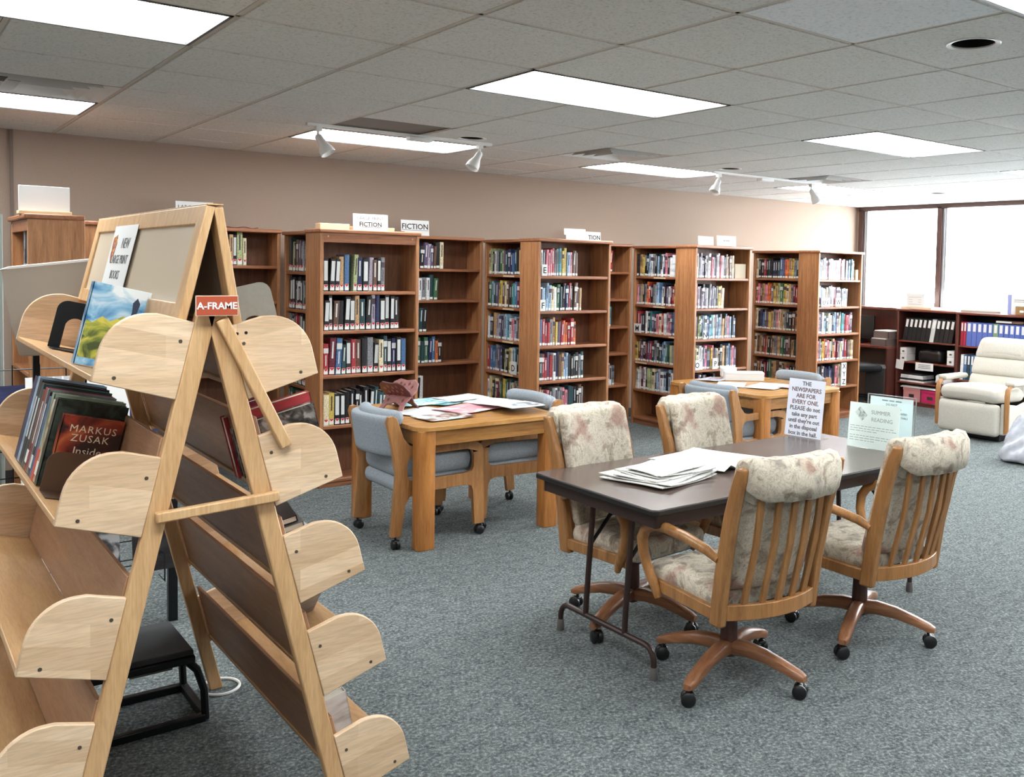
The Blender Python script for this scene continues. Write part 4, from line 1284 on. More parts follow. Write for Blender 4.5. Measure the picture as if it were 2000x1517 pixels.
for k, s_, sz, mt in ((1, 'DO NOT', 0.017, GREYINK), (3, 'DO TAKE ANY UNWANTED', 0.015, INK), (4, 'NEWSPAPERS ON THIS TABLE', 0.015, INK)):
    lettering(t, s_, sz, mt, M @ tr(w_/2, hS-0.035-0.022*k, 0.002))
mb = MB()
for k in (0, 2):
    for a, b in ((0.30, 0.42), (0.45, 0.55), (0.58, 0.70)): mb.box((w_*a, hS-0.033-0.022*k, 0.0015), (w_*b, hS-0.027-0.022*k, 0.002), 0, M)
obj('print', mb, PALEINK, t, smooth=False)

# carved folding book stand on the oak table
t = thing('carved_book_stand', 'carved reddish wooden folding book stand on the magazine table', 'book stand', (2.72, 5.72, TT), R_(24))
t.scale = (1.2, 1.2, 1.1)
CARV = plain('rosewood_carving', (142, 92, 88), 0.45, 0, 0.2, 40)
CARD = plain('dark_rosewood', (92, 46, 46), 0.35)
def leafboard(sgn):
    outl = [(-0.085, 0), (-0.075, 0.05), (-0.09, 0.10), (-0.10, 0.15), (-0.085, 0.20), (-0.05, 0.225), (0, 0.215), (0.05, 0.225), (0.085, 0.20), (0.10, 0.15), (0.09, 0.10), (0.075, 0.05), (0.085, 0),
            (0.055, 0), (0.045, 0.035), (0, 0.055), (-0.045, 0.035), (-0.055, 0)]
    mb = MB(); mb.prism(outl, -0.005, 0.005, rot('Z', PI/2) @ rot('X', PI/2-sgn*0.72) @ tr(0, -0.0, 0), 0)
    return mb
for s in (-1, 1):
    o = obj('carved_board', leafboard(s), CARV if s < 0 else CARD, t, 0.003, mat=tr(-0.07*s*-1, 0, 0.004))
    mb = MB()
    Mb = rot('Z', PI/2) @ rot('X', PI/2-s*0.72)
    for (cx_, cy_) in [(-0.06, 0.17), (-0.03, 0.19), (0.0, 0.18), (0.03, 0.19), (0.06, 0.17), (-0.045, 0.14), (-0.015, 0.15), (0.015, 0.15), (0.045, 0.14), (-0.06, 0.105), (0.06, 0.105), (-0.03, 0.115), (0.0, 0.11), (0.03, 0.115), (-0.05, 0.07), (0.05, 0.07)]:
        mb.prism([(cx_-0.009, cy_), (cx_, cy_-0.014), (cx_+0.009, cy_), (cx_, cy_+0.014)], -0.006, 0.006, Mb)
    obj('carving', mb, CARD if s < 0 else CARV, t, smooth=False, mat=tr(-0.07*s*-1, 0, 0.004))

# ------------------------------------------------------------------ A-frame display
AX, YN, YF_ = 0.69, 2.50, 3.84
LR = lambda z: 0.714+0.242*(1.534-z)
LL = lambda z: 0.631-0.233*(1.545-z)
t = thing('aframe_display', 'light maple A-frame book display with sloping trough shelves', 'display stand', (AX, (YN+YF_)/2, 0))
OY = (YN+YF_)/2
def W(x, y, z): return (x-AX, y-OY, z)
def leg(side, y):
    f = LR if side > 0 else LL
    mb = MB()
    ztop = 1.60
    s = side
    w_ = 0.048
    vs = []
    for z in (0.0, ztop):
        x = f(z)
        for yy in (y, y+0.028):
            vs += [W(x-s*w_, yy, z), W(x, yy, z)]
    # order: z0:[y0 in,out, y1 in,out], z1...
    mb.add(vs, [(0, 1, 3, 2), (4, 6, 7, 5), (0, 4, 5, 1), (2, 3, 7, 6), (1, 5, 7, 3), (0, 2, 6, 4)])
    me = mb.mesh('leg', MAP)
    bm = bmesh.new(); bm.from_mesh(me); bmesh.ops.recalc_face_normals(bm, faces=bm.faces); bm.to_mesh(me); bm.free()
    return link('leg', me, t, None, 0.004)
for s in (-1, 1):
    leg(s, YN-0.028); leg(s, YF_)
tiersR = (1.534, 1.246, 0.972, 0.699, 0.385); tiersL = (1.545, 1.216, 0.885, 0.596, 0.29)
prof = [(0, 0), (0.085, -0.004)]+[(0.085+0.105*math.sin(a), 0.110-0.112*math.cos(a)) for a in [PI/2*k/10 for k in range(1, 11)]]+[(0.19, 0.182), (0, 0.195)]
tierM = {}
for side, tl in ((1, tiersR), (-1, tiersL)):
    f = LR if side > 0 else LL
    sl = 0.242 if side > 0 else 0.233
    dn = Vector((side*sl, 0, -1)).normalized(); nn = Vector((side*1, 0, sl)).normalized()
    for k, z in enumerate(tl):
        org = Vector(W(f(z), 0, z)); org.y = 0
        # local frame: a along nn, b along dn
        def PT(a, b, y): return tuple(org+nn*a+dn*b+Vector((0, y-OY, 0)))
        tierM[(side, k)] = (org+Vector((AX, OY, 0)), nn, dn)
        def slab(a0, b0, a1, b1, y0, y1, thick, mat, name, par):
            # board from (a0,b0) to (a1,b1) with thickness
            e = (nn*(a1-a0)+dn*(b1-b0)).normalized(); p = e.cross(Vector((0, 1, 0))).normalized()*thick
            vs = []
            for y in (y0, y1):
                A_ = Vector(PT(a0, b0, y)); B_ = Vector(PT(a1, b1, y))
                vs += [A_, B_, B_+p, A_+p]
            me = MB().add(vs, [(0, 1, 2, 3), (7, 6, 5, 4), (0, 4, 5, 1), (1, 5, 6, 2), (2, 6, 7, 3), (3, 7, 4, 0)]).mesh(name, mat)
            bm = bmesh.new(); bm.from_mesh(me); bmesh.ops.recalc_face_normals(bm, faces=bm.faces); bm.to_mesh(me); bm.free()
            return link(name, me, par, None, 0.002)
        sb = slab(0.0, 0.176, 0.188, 0.170, YN-0.008, YF_+0.005, 0.014, MAPB, 'shelf_board', t)
        slab(0.004, -0.045 if k else 0.0, 0.004, 0.172, YN, YF_, 0.012, MAPD, 'back_board', sb)
        for y0, y1 in ((YN-0.030, YN-0.012), (YF_+0.006, YF_+0.024)):
            vs = []
            q = len(prof)
            for y in (y0, y1):
                for a, b in prof: vs.append(PT(a, b, y))
            fs = [tuple(range(q)), tuple(range(2*q-1, q-1, -1))]+[(i, (i+1) % q, (i+1) % q+q, i+q) for i in range(q)]
            mb = MB().add(vs, fs)
            me = mb.mesh('end_panel', [MAPR if side > 0 else MAPL, STEEL])
            bm = bmesh.new(); bm.from_mesh(me); bmesh.ops.recalc_face_normals(bm, faces=bm.faces); bm.to_mesh(me); bm.free()
            ep = link('end_panel', me, sb, None, 0.0025)
            if y0 < 3:
                mb = MB()
                for a, b in ((0.022, 0.052), (0.145, 0.165)):
                    c_ = Vector(PT(a, b, y0))
                    mb.lathe([(0.0001, 0), (0.0045, 0), (0.0045, 0.0012), (0.0001, 0.0014)], 10, 0, Matrix.Translation(c_) @ rot('X', PI/2))
                obj('screw', mb, STEEL, sb)
for hx_, hz_ in ((0.731, 1.514), (0.753, 1.516)):
    mb = MB(); mb.lathe([(0.0001, 0), (0.004, 0), (0.004, 0.0008), (0.0001, 0.001)], 10, 0, tr(hx_-AX, YN-0.0305-OY, hz_) @ rot('X', PI/2)); obj('bolt_hole', mb, BLACKH, t)
# tie bar and loose brace
mb = MB(); 
def bar(mbx, p, q, w_, th, y0):
    p = Vector((p[0]-AX, 0, p[1])); q = Vector((q[0]-AX, 0, q[1])); d = (q-p).normalized(); n_ = Vector((-d.z, 0, d.x))*w_/2
    vs = []
    for y in (y0-OY, y0+th-OY):
        for v in (p-n_, q-n_, q+n_, p+n_): vs.append((v.x, y, v.z))
    mbx.add(vs, [(0, 1, 2, 3), (7, 6, 5, 4), (0, 4, 5, 1), (1, 5, 6, 2), (2, 6, 7, 3), (3, 7, 4, 0)])
bar(mb, (0.538, 1.073), (0.832, 1.088), 0.026, 0.022, YN-0.054); obj('tie_bar', mb, MAP, t, 0.004)
mb = MB(); bar(mb, (0.535, 1.065), (0.835, 1.085), 0.02, 0.02, YF_+0.028); obj('tie_bar', mb, MAP, t, 0.003)
mb = MB(); bar(mb, (0.690, 1.553), (0.852, 1.215), 0.030, 0.02, YN-0.052); obj('loose_brace', mb, MAP, t, 0.004)
# upper sloping panels
for side in (-1, 1):
    if side < 0: xt, zt, xb, zb = 0.672, 1.835, 0.603, 1.545
    else: xt, zt, xb, zb = 0.690, 1.832, 0.742, 1.50
    ax_ = Vector((xb-xt, 0, zb-zt)); L_ = ax_.length; ax_.normalize()
    nrm = Vector((side*abs(ax_.z), 0, abs(ax_.x)))
    M = Matrix((Vector((0, 1, 0)), -ax_, Vector((0, 1, 0)).cross(-ax_))).transposed().to_4x4()
    M.translation = Vector((xt-AX, -OY, zt)) 
    # local x = world y, local y = up the slope (0 top, -L bottom)
    y0, y1 = YN-0.02, YF_+0.02
    th0, th1 = (-0.011, 0.011)
    par = None
    mb = MB(); mb.box((y0+0.06, -0.050, th0), (y1-0.06, 0, th1), 0, M); par = obj('sign_panel_frame', mb, MAP, t, 0.003)
    mb = MB(); mb.box((y0+0.06, -L_, th0), (y1-0.06, -L_+0.045, th1), 0, M); obj('rail', mb, MAP, par, 0.003)
    for a, b in ((y0, y0+0.06), (y1-0.06, y1)):
        mb = MB(); mb.box((a, -L_, th0), (b, -0.0, th1), 0, M)
        obj('stile', mb, MAP, par, 0.003)
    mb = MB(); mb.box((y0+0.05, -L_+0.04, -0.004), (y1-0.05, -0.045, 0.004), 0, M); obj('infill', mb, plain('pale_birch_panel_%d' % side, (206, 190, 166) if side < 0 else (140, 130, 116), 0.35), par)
mb = MB(); mb.box(W(0.662, YN-0.024, 1.836), W(0.700, YF_+0.024, 1.840)); obj('cap_strip', mb, MAP, t, 0.001)
# slotted bracket at far edge of left panel, white cable ring on the floor at the far right foot
mb = MB()
ring = [(1.075+0.070*math.cos(a), 3.845+0.078*math.sin(a), 0.006) for a in [2*PI*k/36 for k in range(37)]]
mb.tube(ring, 0.006, 8)
tag(obj('cable_ring', mb, WHITEP), 'white plastic ring on the carpet around the foot of the wooden display', 'ring')
# A-FRAME plate
t2 = thing('nameplate', 'rust-coloured plate reading A-FRAME on the end of the display', 'sign', (0.625, 2.440, 1.562))
mb = MB(); mb.box((0, 0, 0), (0.100, 0.003, 0.050)); obj('border', mb, plain('plate_border', (226, 206, 186), 0.5), t2)
mb = MB(); mb.box((0.0018, -0.001, 0.0018), (0.0982, 0.002, 0.0482)); obj('plate', mb, plain('rust_orange_paint', (176, 78, 48), 0.5), t2)
lettering(t2, 'A-FRAME', 0.0235, WHITEC, tr(0.050, -0.0018, 0.0170) @ rot('X', PI/2), bold=0.0006)

# sign sheet on the left panel: NEW LARGE PRINT BOOKS
t3 = thing('paper_sign', 'white sheet reading NEW LARGE PRINT BOOKS taped to the sloping panel', 'sign', (0.66, 3.3, 1.7))
xt, zt, xb, zb = 0.672, 1.835, 0.603, 1.545
dv = Vector((xb-xt, 0, zb-zt)).normalized()
upv = -dv; xd = Vector((0, -1, 0)); nr = xd.cross(upv)
org = Vector((xt, 3.50, zt))+dv*0.035+nr*0.0125
M = frameM(org-Vector((0.66, 3.3, 1.7)), xd, upv)
mb = MB(); mb.box((0, -0.25, 0), (0.33, 0, 0.001), 0, M); obj('sheet', mb, WHITEC, t3, smooth=False)
for s, sz, x, y in (('NEW', 0.048, 0.215, -0.075), ('LARGE PRINT', 0.040, 0.175, -0.125), ('BOOKS', 0.040, 0.165, -0.175), ('ON TOP SHELF', 0.030, 0.15, -0.222)):
    lettering(t3, s, sz, GREYINK, M @ tr(x, y, 0.0015), bold=0.0)
mb = MB(); mb.prism([(0.02, -0.04), (0.07, -0.03), (0.085, -0.06), (0.075, -0.10), (0.05, -0.125), (0.03, -0.10)], 0.001, 0.0018, M); obj('emblem', mb, cover_mat('emblem_print', [(0.4, (90, 70, 100)), (0.5, (190, 70, 60)), (0.6, (226, 190, 90))], 60), t3, smooth=False)

# books standing in the display troughs
def tier_book(side, k, y, th, wd, h, cov, label, a_out=0.175, lean=0.0, cover_text=None, spine_text=None, pages=True):
    org, nn, dn = tierM[(side, k)]
    up_ = -dn
    o0 = org+nn*a_out+dn*0.168
    o0 = Vector((o0.x, y, o0.z))
    # local x: inward (from spine), y: +Y thickness, z: up
    X_ = (-nn).normalized(); Z_ = up_.normalized(); Y_ = Z_.cross(X_)
    M = Matrix((X_, Y_, Z_)).transposed().to_4x4(); M.translation = o0
    if Y_.y < 0:
        M = M @ tr(0, -th, 0)
    M = M @ rot('X', lean)
    t = bpy.data.objects.new('book', None); COL.objects.link(t); t.matrix_local = M; t.empty_display_size = .05
    tag(t, label, 'book', 'books in the wooden display')
    mb = MB(); mb.box((0, 0, 0), (wd, 0.0025, h)); mb.box((0, th-0.0025, 0), (wd, th, h)); mb.box((0, 0, 0), (0.003, th, h)); obj('cover', mb, cov, t, 0.0006)
    mb = MB(); mb.box((0.003, 0.0025, 0.003), (wd-0.004, th-0.0025, h-0.003)); obj('pages', mb, PAGES, t, smooth=False)
    return t, M, (Y_.y > 0)
SKYB = cover_mat('sky_cover_print', [(0.36, (46, 116, 176)), (0.5, (140, 190, 220)), (0.6, (232, 240, 244))], 12)
b, M, fw = tier_book(-1, 0, 2.83, 0.03, 0.185, 0.222, SKYB, 'book with a cloudy blue sky and dark tower on its cover, top left trough')
mb = MB(); mb.prism([(0.100, 0.10), (0.107, 0.16), (0.104, 0.185), (0.113, 0.200), (0.122, 0.185), (0.119, 0.16), (0.126, 0.10)], 0, 0.0008, Matrix(((1, 0, 0, 0), (0, 0, -1, -0.0002), (0, 1, 0, 0), (0, 0, 0, 1)))); obj('tower_print', mb, plain('tower_ink', (48, 60, 82), 0.5), b, smooth=False)
mb = MB(); mb.prism([(0.004, 0.02), (0.004, 0.12), (0.02, 0.115), (0.04, 0.135), (0.06, 0.125), (0.09, 0.145), (0.12, 0.135), (0.18, 0.13), (0.18, 0.02)], 0, 0.0006, Matrix(((1, 0, 0, 0), (0, 0, -1, -0.0001), (0, 1, 0, 0), (0, 0, 0, 1)))); obj('field_print', mb, cover_mat('field_print', [(0.4, (70, 84, 50)), (0.5, (150, 160, 70)), (0.6, (212, 200, 90))], 20), b, smooth=False)
ZUS = cover_mat('dark_red_cover_print', [(0.38, (50, 26, 24)), (0.5, (150, 52, 34)), (0.62, (196, 112, 64))], 9)
zy = 2.86
b, M, fw = tier_book(-1, 1, zy, 0.034, 0.150, 0.200, ZUS, 'dark red novel with an author name in pale capitals, front cover toward us', 0.160)
Mt = Matrix(((1, 0, 0, 0), (0, 0, -1, -0.0006), (0, 1, 0, 0), (0, 0, 0, 1)))
CRI = plain('cream_lettering', (226, 206, 178), 0.5)
lettering(b, 'MARKUS', 0.027, CRI, tr(0.078, -0.0008, 0.158) @ rot('X', PI/2), spacing=1.15)
lettering(b, 'ZUSAK', 0.027, CRI, tr(0.075, -0.0008, 0.133) @ rot('X', PI/2), spacing=1.15)
lettering(b, 'Inside', 0.030, CRI, tr(0.075, -0.0008, 0.098) @ rot('X', PI/2))
specs = [('dark green hardback directly behind the red novel', cover_mat('dark_green_cover_print', [(0.4, (22, 30, 26)), (0.6, (60, 72, 62))], 20), 0.175, 0.235, 0.035),
         ('cream and gold book with a white spine block', cover_mat('gold_cover_print', [(0.4, (150, 120, 70)), (0.5, (196, 176, 140)), (0.6, (220, 210, 190))], 16), 0.16, 0.225, 0.03),
         ('green book with a red band at the foot of its spine', cover_mat('green_red_cover_print', [(0.4, (110, 124, 92)), (0.55, (150, 166, 150)), (0.6, (200, 206, 190))], 9), 0.18, 0.24, 0.035),
         ('bright blue book standing in the second left trough', BM['B'], 0.16, 0.225, 0.032),
         ('black book with white lettering, in the second left trough', BM['K'], 0.17, 0.235, 0.03),
         ('silver grey book in the second left trough', BM['G'], 0.175, 0.24, 0.026),
         ('bright red book in the second left trough', BM['R'], 0.175, 0.24, 0.028),
         ('brown book beside the bright red one', BM['S'], 0.165, 0.23, 0.036),
         ('dark grey-green book toward the left edge of the picture', BM['D'], 0.18, 0.245, 0.045),
         ('black book with a pale spine at the left edge of the picture', BM['K'], 0.18, 0.25, 0.045),
         ('pale blue book at the left edge of the picture', BM['L'], 0.18, 0.255, 0.04),
         ('thick dark book at the left picture edge, farthest in its trough', BM['N'], 0.18, 0.25, 0.06)]
y = zy+0.042
for k, (lb, mt, wd, h, th) in enumerate(specs):
    b, M, fw = tier_book(-1, 1, y, th, wd, h, mt, lb)
    if k == 2:
        mb = MB(); mb.box((-0.0008, 0, 0), (wd, th, 0.085)); obj('red_band', mb, plain('red_band_print', (206, 84, 66), 0.5), b, smooth=False)
    if k in (1, 4, 7):
        mb = MB(); mb.box((-0.0012, 0.003, 0.02), (0.0, th-0.003, 0.055)); obj('spine_label', mb, LABELM, b, smooth=False)
    if k in (4, 6, 8, 9):
        mb = MB(); mb.box((-0.001, th*0.3, 0.08), (0.0, th*0.7, 0.2)); obj('spine_title', mb, TITLE['dark'], b, smooth=False)
    y += th+0.002
# right side troughs
b, M, fw = tier_book(1, 1, 2.70, 0.03, 0.235, 0.155, cover_mat('photo_cover_print', [(0.38, (40, 38, 38)), (0.5, (90, 84, 80)), (0.64, (168, 164, 160))], 26), 'book with a grey photographic cover in the second right trough', 0.235)
b, M, fw = tier_book(1, 1, 2.735, 0.035, 0.25, 0.182, BM['R'], 'red book behind the grey photo book in the second right trough', 0.242)
b, M, fw = tier_book(1, 1, 2.99, 0.03, 0.17, 0.15, BM['M'], 'maroon book deeper in the second right trough', 0.18)
org, nn, dn = tierM[(1, 2)]
for k, (mt, lb) in enumerate([(BM['E'], 'green book at the bottom of the small stack in the third right trough'), (BM['R'], 'red-spined white book in the small stack in the third right trough'),
                              (BM['W'], 'white book in the small stack in the third right trough'), (BM['G'], 'grey book in the small stack in the third right trough'), (BM['K'], 'black book on top of the small stack in the third right trough')]):
    o0 = org+nn*0.015+dn*(0.168-0.022*k); o0 = Vector((o0.x, 2.74+0.012*k, o0.z))
    M = Matrix((nn, Vector((0, 1, 0)), nn.cross(Vector((0, 1, 0))))).transposed().to_4x4(); M.translation = o0
    M = M @ rot('Z', -0.10*k*0.4)
    tt = bpy.data.objects.new('book', None); COL.objects.link(tt); tt.matrix_local = M; tag(tt, lb, 'book', 'books in the wooden display')
    mb = MB(); wd = 0.165-0.012*k
    mb.box((0, 0, 0), (wd, 0.22, 0.002)); mb.box((0, 0, 0.017), (wd, 0.22, 0.019)); mb.box((wd-0.002, 0, 0), (wd, 0.22, 0.019)); obj('cover', mb, mt, tt, smooth=False)
    mb = MB(); mb.box((0.003, 0.003, 0.002), (wd-0.003, 0.217, 0.017)); obj('pages', mb, PAGES, tt, smooth=False)
b, M, fw = tier_book(1, 4, 2.72, 0.026, 0.09, 0.16, BM['W'], 'white book leaning in the lowest right trough', 0.125, -0.15)
b, M, fw = tier_book(1, 3, 2.95, 0.012, 0.13, 0.20, BM['G'], 'thin grey booklet leaning in the fourth right trough', 0.155, -0.9)
# bookends in the display
def bookend(side, k, y, w_, h, mt, label, hole=True, a0=0.01, rr=0.03):
    org, nn, dn = tierM[(side, k)]
    o0 = org+nn*a0+dn*0.169; o0 = Vector((o0.x, y, o0.z))
    X_ = nn if side > 0 else -(-nn); Z_ = -dn; 
    X_ = nn; Y_ = Z_.cross(X_)
    M = Matrix((X_, Y_, Z_)).transposed().to_4x4(); M.translation = o0
    def rrect(x0, x1, z1, r, z0=0):
        p = [(x0, z0), (x1, z0)]
        p += [(x1-r+r*math.cos(a), z1-r+r*math.sin(a)) for a in [PI/2*q/6 for q in range(7)]]
        p += [(x0+r+r*math.cos(a), z1-r+r*math.sin(a)) for a in [PI/2+PI/2*q/6 for q in range(7)]]
        return p
    pm = Matrix(((1, 0, 0, 0), (0, 0, -1, 0), (0, 1, 0, 0), (0, 0, 0, 1)))
    mb = MB(); mb.prism(rrect(0, w_, h, rr), -0.0015, 0.0015, pm, hole=rrect(w_*0.27, w_*0.73, h*0.66, w_*0.22, 0.004) if hole else None)
    mb.box((0, 0, 0), (w_, 0.10, 0.0015))
    o = obj('bookend', mb, mt, None, 0, smooth=False, mat=M)
    return tag(o, label, 'bookend')
bookend(-1, 0, 3.50, 0.125, 0.155, BLACKM, 'black arched metal bookend in the top left trough', a0=0.02)
bookend(-1, 1, 2.84, 0.135, 0.105, plain('brown_metal', (92, 68, 52), 0.4, 0.3), 'brown metal bookend in front of the red novel', False, 0.04)
bookend(1, 0, 2.60, 0.130, 0.248, GREYM, 'grey rounded metal bookend standing in the top right trough', a0=0.030, rr=0.03)
# pale grey board behind the display, at left
t4 = thing('grey_board', 'pale grey board with a bright top edge behind the top left trough', 'board', (0.42, 3.98, 0))
mb = MB()
pl_ = [(0.375, 1.648), (0.40, 1.655), (0.665, 1.690), (0.665, 1.34), (0.43, 1.34), (0.405, 1.45)]
mb.prism([(x-0.42, z) for x, z in pl_], -0.012, 0.0, rot('X', PI/2)); obj('board', mb, GREYP, t4, 0.004)
mb = MB(); mb.prism([(x-0.42, z) for x, z in [(0.372, 1.650), (0.40, 1.661), (0.667, 1.697), (0.667, 1.688), (0.40, 1.652)]], -0.03, 0.002, rot('X', PI/2)); obj('edge_strip', mb, WHITEP, t4, 0.001)
mb = MB(); mb.box((0.05, 0.004, 0), (0.07, 0.03, 1.4)); mb.box((0.20, 0.004, 0), (0.22, 0.03, 1.4)); obj('upright', mb, BLACKM, t4)

# wire brochure rack behind the display
t5 = thing('wire_rack', 'black wire literature rack behind the wooden display', 'rack', (0.80, 4.72, 0))
mb = MB(); mb.box((0.285, -0.018, 0), (0.325, 0.018, 1.25)); obj('post', mb, BLACKM, t5, 0.003)
mb = MB(); mb.box((-0.50, -0.018, 0), (-0.46, 0.018, 1.25)); obj('post', mb, BLACKM, t5, 0.003)
mb = MB()
for k in range(9):
    z = 0.30+0.115*k; mb.tube([(-0.46, -0.03, z), (0.285, -0.03, z)], 0.0028, 5)
for k in range(8):
    x = -0.42+0.098*k; mb.tube([(x, -0.033, 0.2), (x, -0.033, 1.24)], 0.0028, 5)
for k in range(3):
    z = 0.36+0.32*k
    mb.tube([(-0.44, -0.03, z), (-0.44, -0.14, z), (0.24, -0.14, z), (0.24, -0.03, z)], 0.003, 5)
    for q in range(8): mb.tube([(-0.44+0.097*q, -0.14, z), (-0.44+0.097*q, -0.14, z-0.12), (-0.44+0.097*q, -0.03, z-0.12)], 0.0022, 5)
obj('wire_grid', mb, BLACKM, t5)
leaf = [('white', WHM, -0.28, 0.95), ('white', WHITEC, -0.06, 0.97), ('pink', PINKM, 0.12, 0.62), ('grey', NEWS, -0.30, 0.62), ('white', WHM, -0.12, 0.60), ('navy', BM['N'], -0.40, 0.92), ('black', BM['K'], 0.12, 0.30), ('grey', cover_mat('grey_leaflet_print', [(0.4, (60, 60, 64)), (0.55, (170, 170, 172))], 14), -0.10, 0.28), ('white', WHM, -0.32, 0.28), ('blue', BM['N'], 0.10, 0.94)]
for k, (cn, mt, x, z) in enumerate(leaf):
    mb = MB(); mb.box((0, 0, 0), (0.17, 0.006, 0.26), 0, rot('X', -0.15))
    row = {0: 'top', 1: 'middle', 2: 'bottom'}[0 if z > 0.8 else (1 if z > 0.5 else 2)]
    tag(obj('brochure', mb, mt, None, smooth=False, mat=tr(0.80+x, 4.62, z-0.02)), '%s brochure in the %s pocket of the wire rack, %s' % (cn, row, 'at its left' if x < -0.25 else ('at its middle' if x < 0.05 else 'at its right')), 'brochure', 'brochures in the wire rack')

# black step stool
t6 = thing('step_stool', 'black metal step stool on the carpet under the display', 'step stool', (0.70, 3.74, 0))
mb = MB(); mb.box((-0.20, -0.16, 0.262), (0.21, 0.19, 0.285)); obj('step', mb, plain('black_ribbed_rubber', (44, 46, 48), 0.75, 0, 0.2, 200), t6, 0.006)
mb = MB(); mb.box((-0.205, -0.165, 0.235), (0.215, 0.195, 0.262)); obj('rim', mb, BLACKM, t6, 0.005)
for sy in (-0.14, 0.17):
    for sx in (-1, 1):
        mb = MB(); xx = 0.19
        mb.tube([(sx*xx, sy, 0.24), (sx*(xx+0.035), sy, 0.20), (sx*(xx+0.06), sy, 0.12), (sx*(xx+0.065), sy, 0.012)], 0.014, 8)
        obj('leg', mb, BLACKM, t6)
mb = MB(); 
for sy in (-0.14, 0.17): mb.box((-0.255, sy-0.014, 0.0), (0.255, sy+0.014, 0.03))
for sx in (-1, 1): mb.box((sx*0.255-0.014, -0.14, 0.0), (sx*0.255+0.014, 0.17, 0.03))
obj('base_frame', mb, BLACKM, t6, 0.004)
mb = MB(); mb.box((0.05, 0.10, 0.12), (0.20, 0.13, 0.24)); obj('hinge_bracket', mb, GREYM, t6, 0.003)

# ------------------------------------------------------------------ window corner
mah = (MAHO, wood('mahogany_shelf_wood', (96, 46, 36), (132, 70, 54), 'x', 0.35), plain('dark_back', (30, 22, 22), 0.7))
make_case('low_bookcase', 'low mahogany bookcase with black binders under the window', (10.50, 7.30, 0), -PI/2, 0.88, 0.36, (0.84, 0.567, 0.30), 1.25, mah, th=0.02, group='low mahogany bookcases', base=0.05)
make_case('low_bookcase', 'low mahogany bookcase with blue binders behind the recliner', (10.42, 6.38, 0), -PI/2, 1.0, 0.42, (0.84, 0.42), 1.25, mah, th=0.02, group='low mahogany bookcases', base=0.05)
make_case('low_bookcase', 'low mahogany bookcase at the right picture edge', (10.42, 5.36, 0), -PI/2, 1.0, 0.42, (0.84, 0.42), 1.25, mah, th=0.02, group='low mahogany bookcases', base=0.05)
L1 = caseM(10.50, 7.30, -PI/2); L2 = caseM(10.42, 6.38, -PI/2)
def binder(M, x, z, w_, h, mt, lab, tilt=0.0, lm=WHITEC, d=0.26):
    t = bpy.data.objects.new('binder', None); COL.objects.link(t); t.matrix_local = M @ tr(x, 0.02, z+0.001) @ rot('Y', tilt); t.empty_display_size = .05
    tag(t, lab, 'binder', 'ring binders under the window')
    mb = MB(); mb.box((0, 0, 0), (w_, d, h)); obj('cover', mb, mt, t, 0.002)
    mb = MB(); mb.box((w_*0.22, -0.001, h*0.62), (w_*0.78, 0.0005, h*0.95)); obj('spine_label', mb, lm, t, smooth=False)
BKB = plain('black_binder_vinyl', (30, 32, 34), 0.4); BLB = plain('blue_binder_vinyl', (84, 106, 178), 0.4); RDB = plain('red_binder_vinyl', (160, 36, 60), 0.4)
for k in range(11):
    wb = 0.06
    binder(L1, 0.075+0.066*k, 0.84, wb, 0.30, BKB if k != 6 else plain('white_binder_vinyl', (196, 200, 200), 0.4), '%s ring binder, %s from left in the black binder row' % ('black' if k != 6 else 'white', ORD[k]), 0.16)
for k in range(13):
    mt = RDB if k < 2 else (BLB if k != 7 else plain('green_binder_vinyl', (120, 150, 120), 0.4))
    wb = 0.035 if k < 2 else 0.065
    x = 0.04+(0.04*k if k < 2 else 0.08+0.069*(k-2))
    if x+wb > 0.97: break
    binder(L2, x, 0.84, wb, 0.29, mt, '%s ring binder, %s from left behind the recliner' % ('red' if k < 2 else ('blue' if k != 7 else 'green'), ORD[k]), 0.02)
for k in range(9):
    mt = [BM['W'], BM['B'], BM['D'], BM['B'], BM['L'], BM['L'], BM['L'], BM['L'], BM['L']][k]
    binder(L2, 0.05+0.045*k, 0.42, 0.04, 0.31, mt, '%s thin binder, %s from left on the lower shelf behind the recliner' % (['white', 'blue', 'dark', 'blue', 'pale blue', 'pale blue', 'pale blue', 'pale blue', 'pale blue'][k], ORD[k]), 0.03)
for k in range(3):
    binder(L2, 0.06+0.07*k, 0.051, 0.06, 0.27, WHITEC, 'white binder, %s from left on the bottom shelf behind the recliner' % ORD[k], 0.0)
def sbox(name, label, M, x, z, w_, h, d, mt, cat='box', lid=None, y=0.03):
    t = bpy.data.objects.new(name, None); COL.objects.link(t); t.matrix_local = M @ tr(x, y, z+0.001); tag(t, label, cat); t.empty_display_size = .05
    mb = MB(); mb.box((0, 0, 0), (w_, d, h)); obj('body', mb, mt, t, 0.003)
    if lid:
        mb = MB(); mb.box((-0.004, -0.004, h-0.03), (w_+0.004, d+0.004, h+0.004)); obj('lid', mb, lid, t, 0.002)
    mb = MB(); mb.box((w_*0.35, -0.004, h*0.3), (w_*0.65, -0.0005, h*0.55)); obj('label_holder', mb, STEEL if cat == 'box' else WHITEC, t)
    return t
PINKB = plain('pink_card', (196, 132, 132), 0.6); MAGB = plain('magenta_card', (186, 40, 92), 0.5)
sbox('storage_box', 'dusty pink storage box on the bottom shelf under the binders', L1, 0.11, 0.05, 0.25, 0.17, 0.28, PINKB, lid=PINKB)
sbox('storage_box', 'magenta storage box on the bottom shelf next to the pink one', L1, 0.38, 0.05, 0.25, 0.16, 0.28, MAGB, lid=MAGB)
sbox('storage_box', 'small white box at left of the shelf under the black binders', L1, 0.04, 0.567, 0.10, 0.09, 0.2, WHITEC)
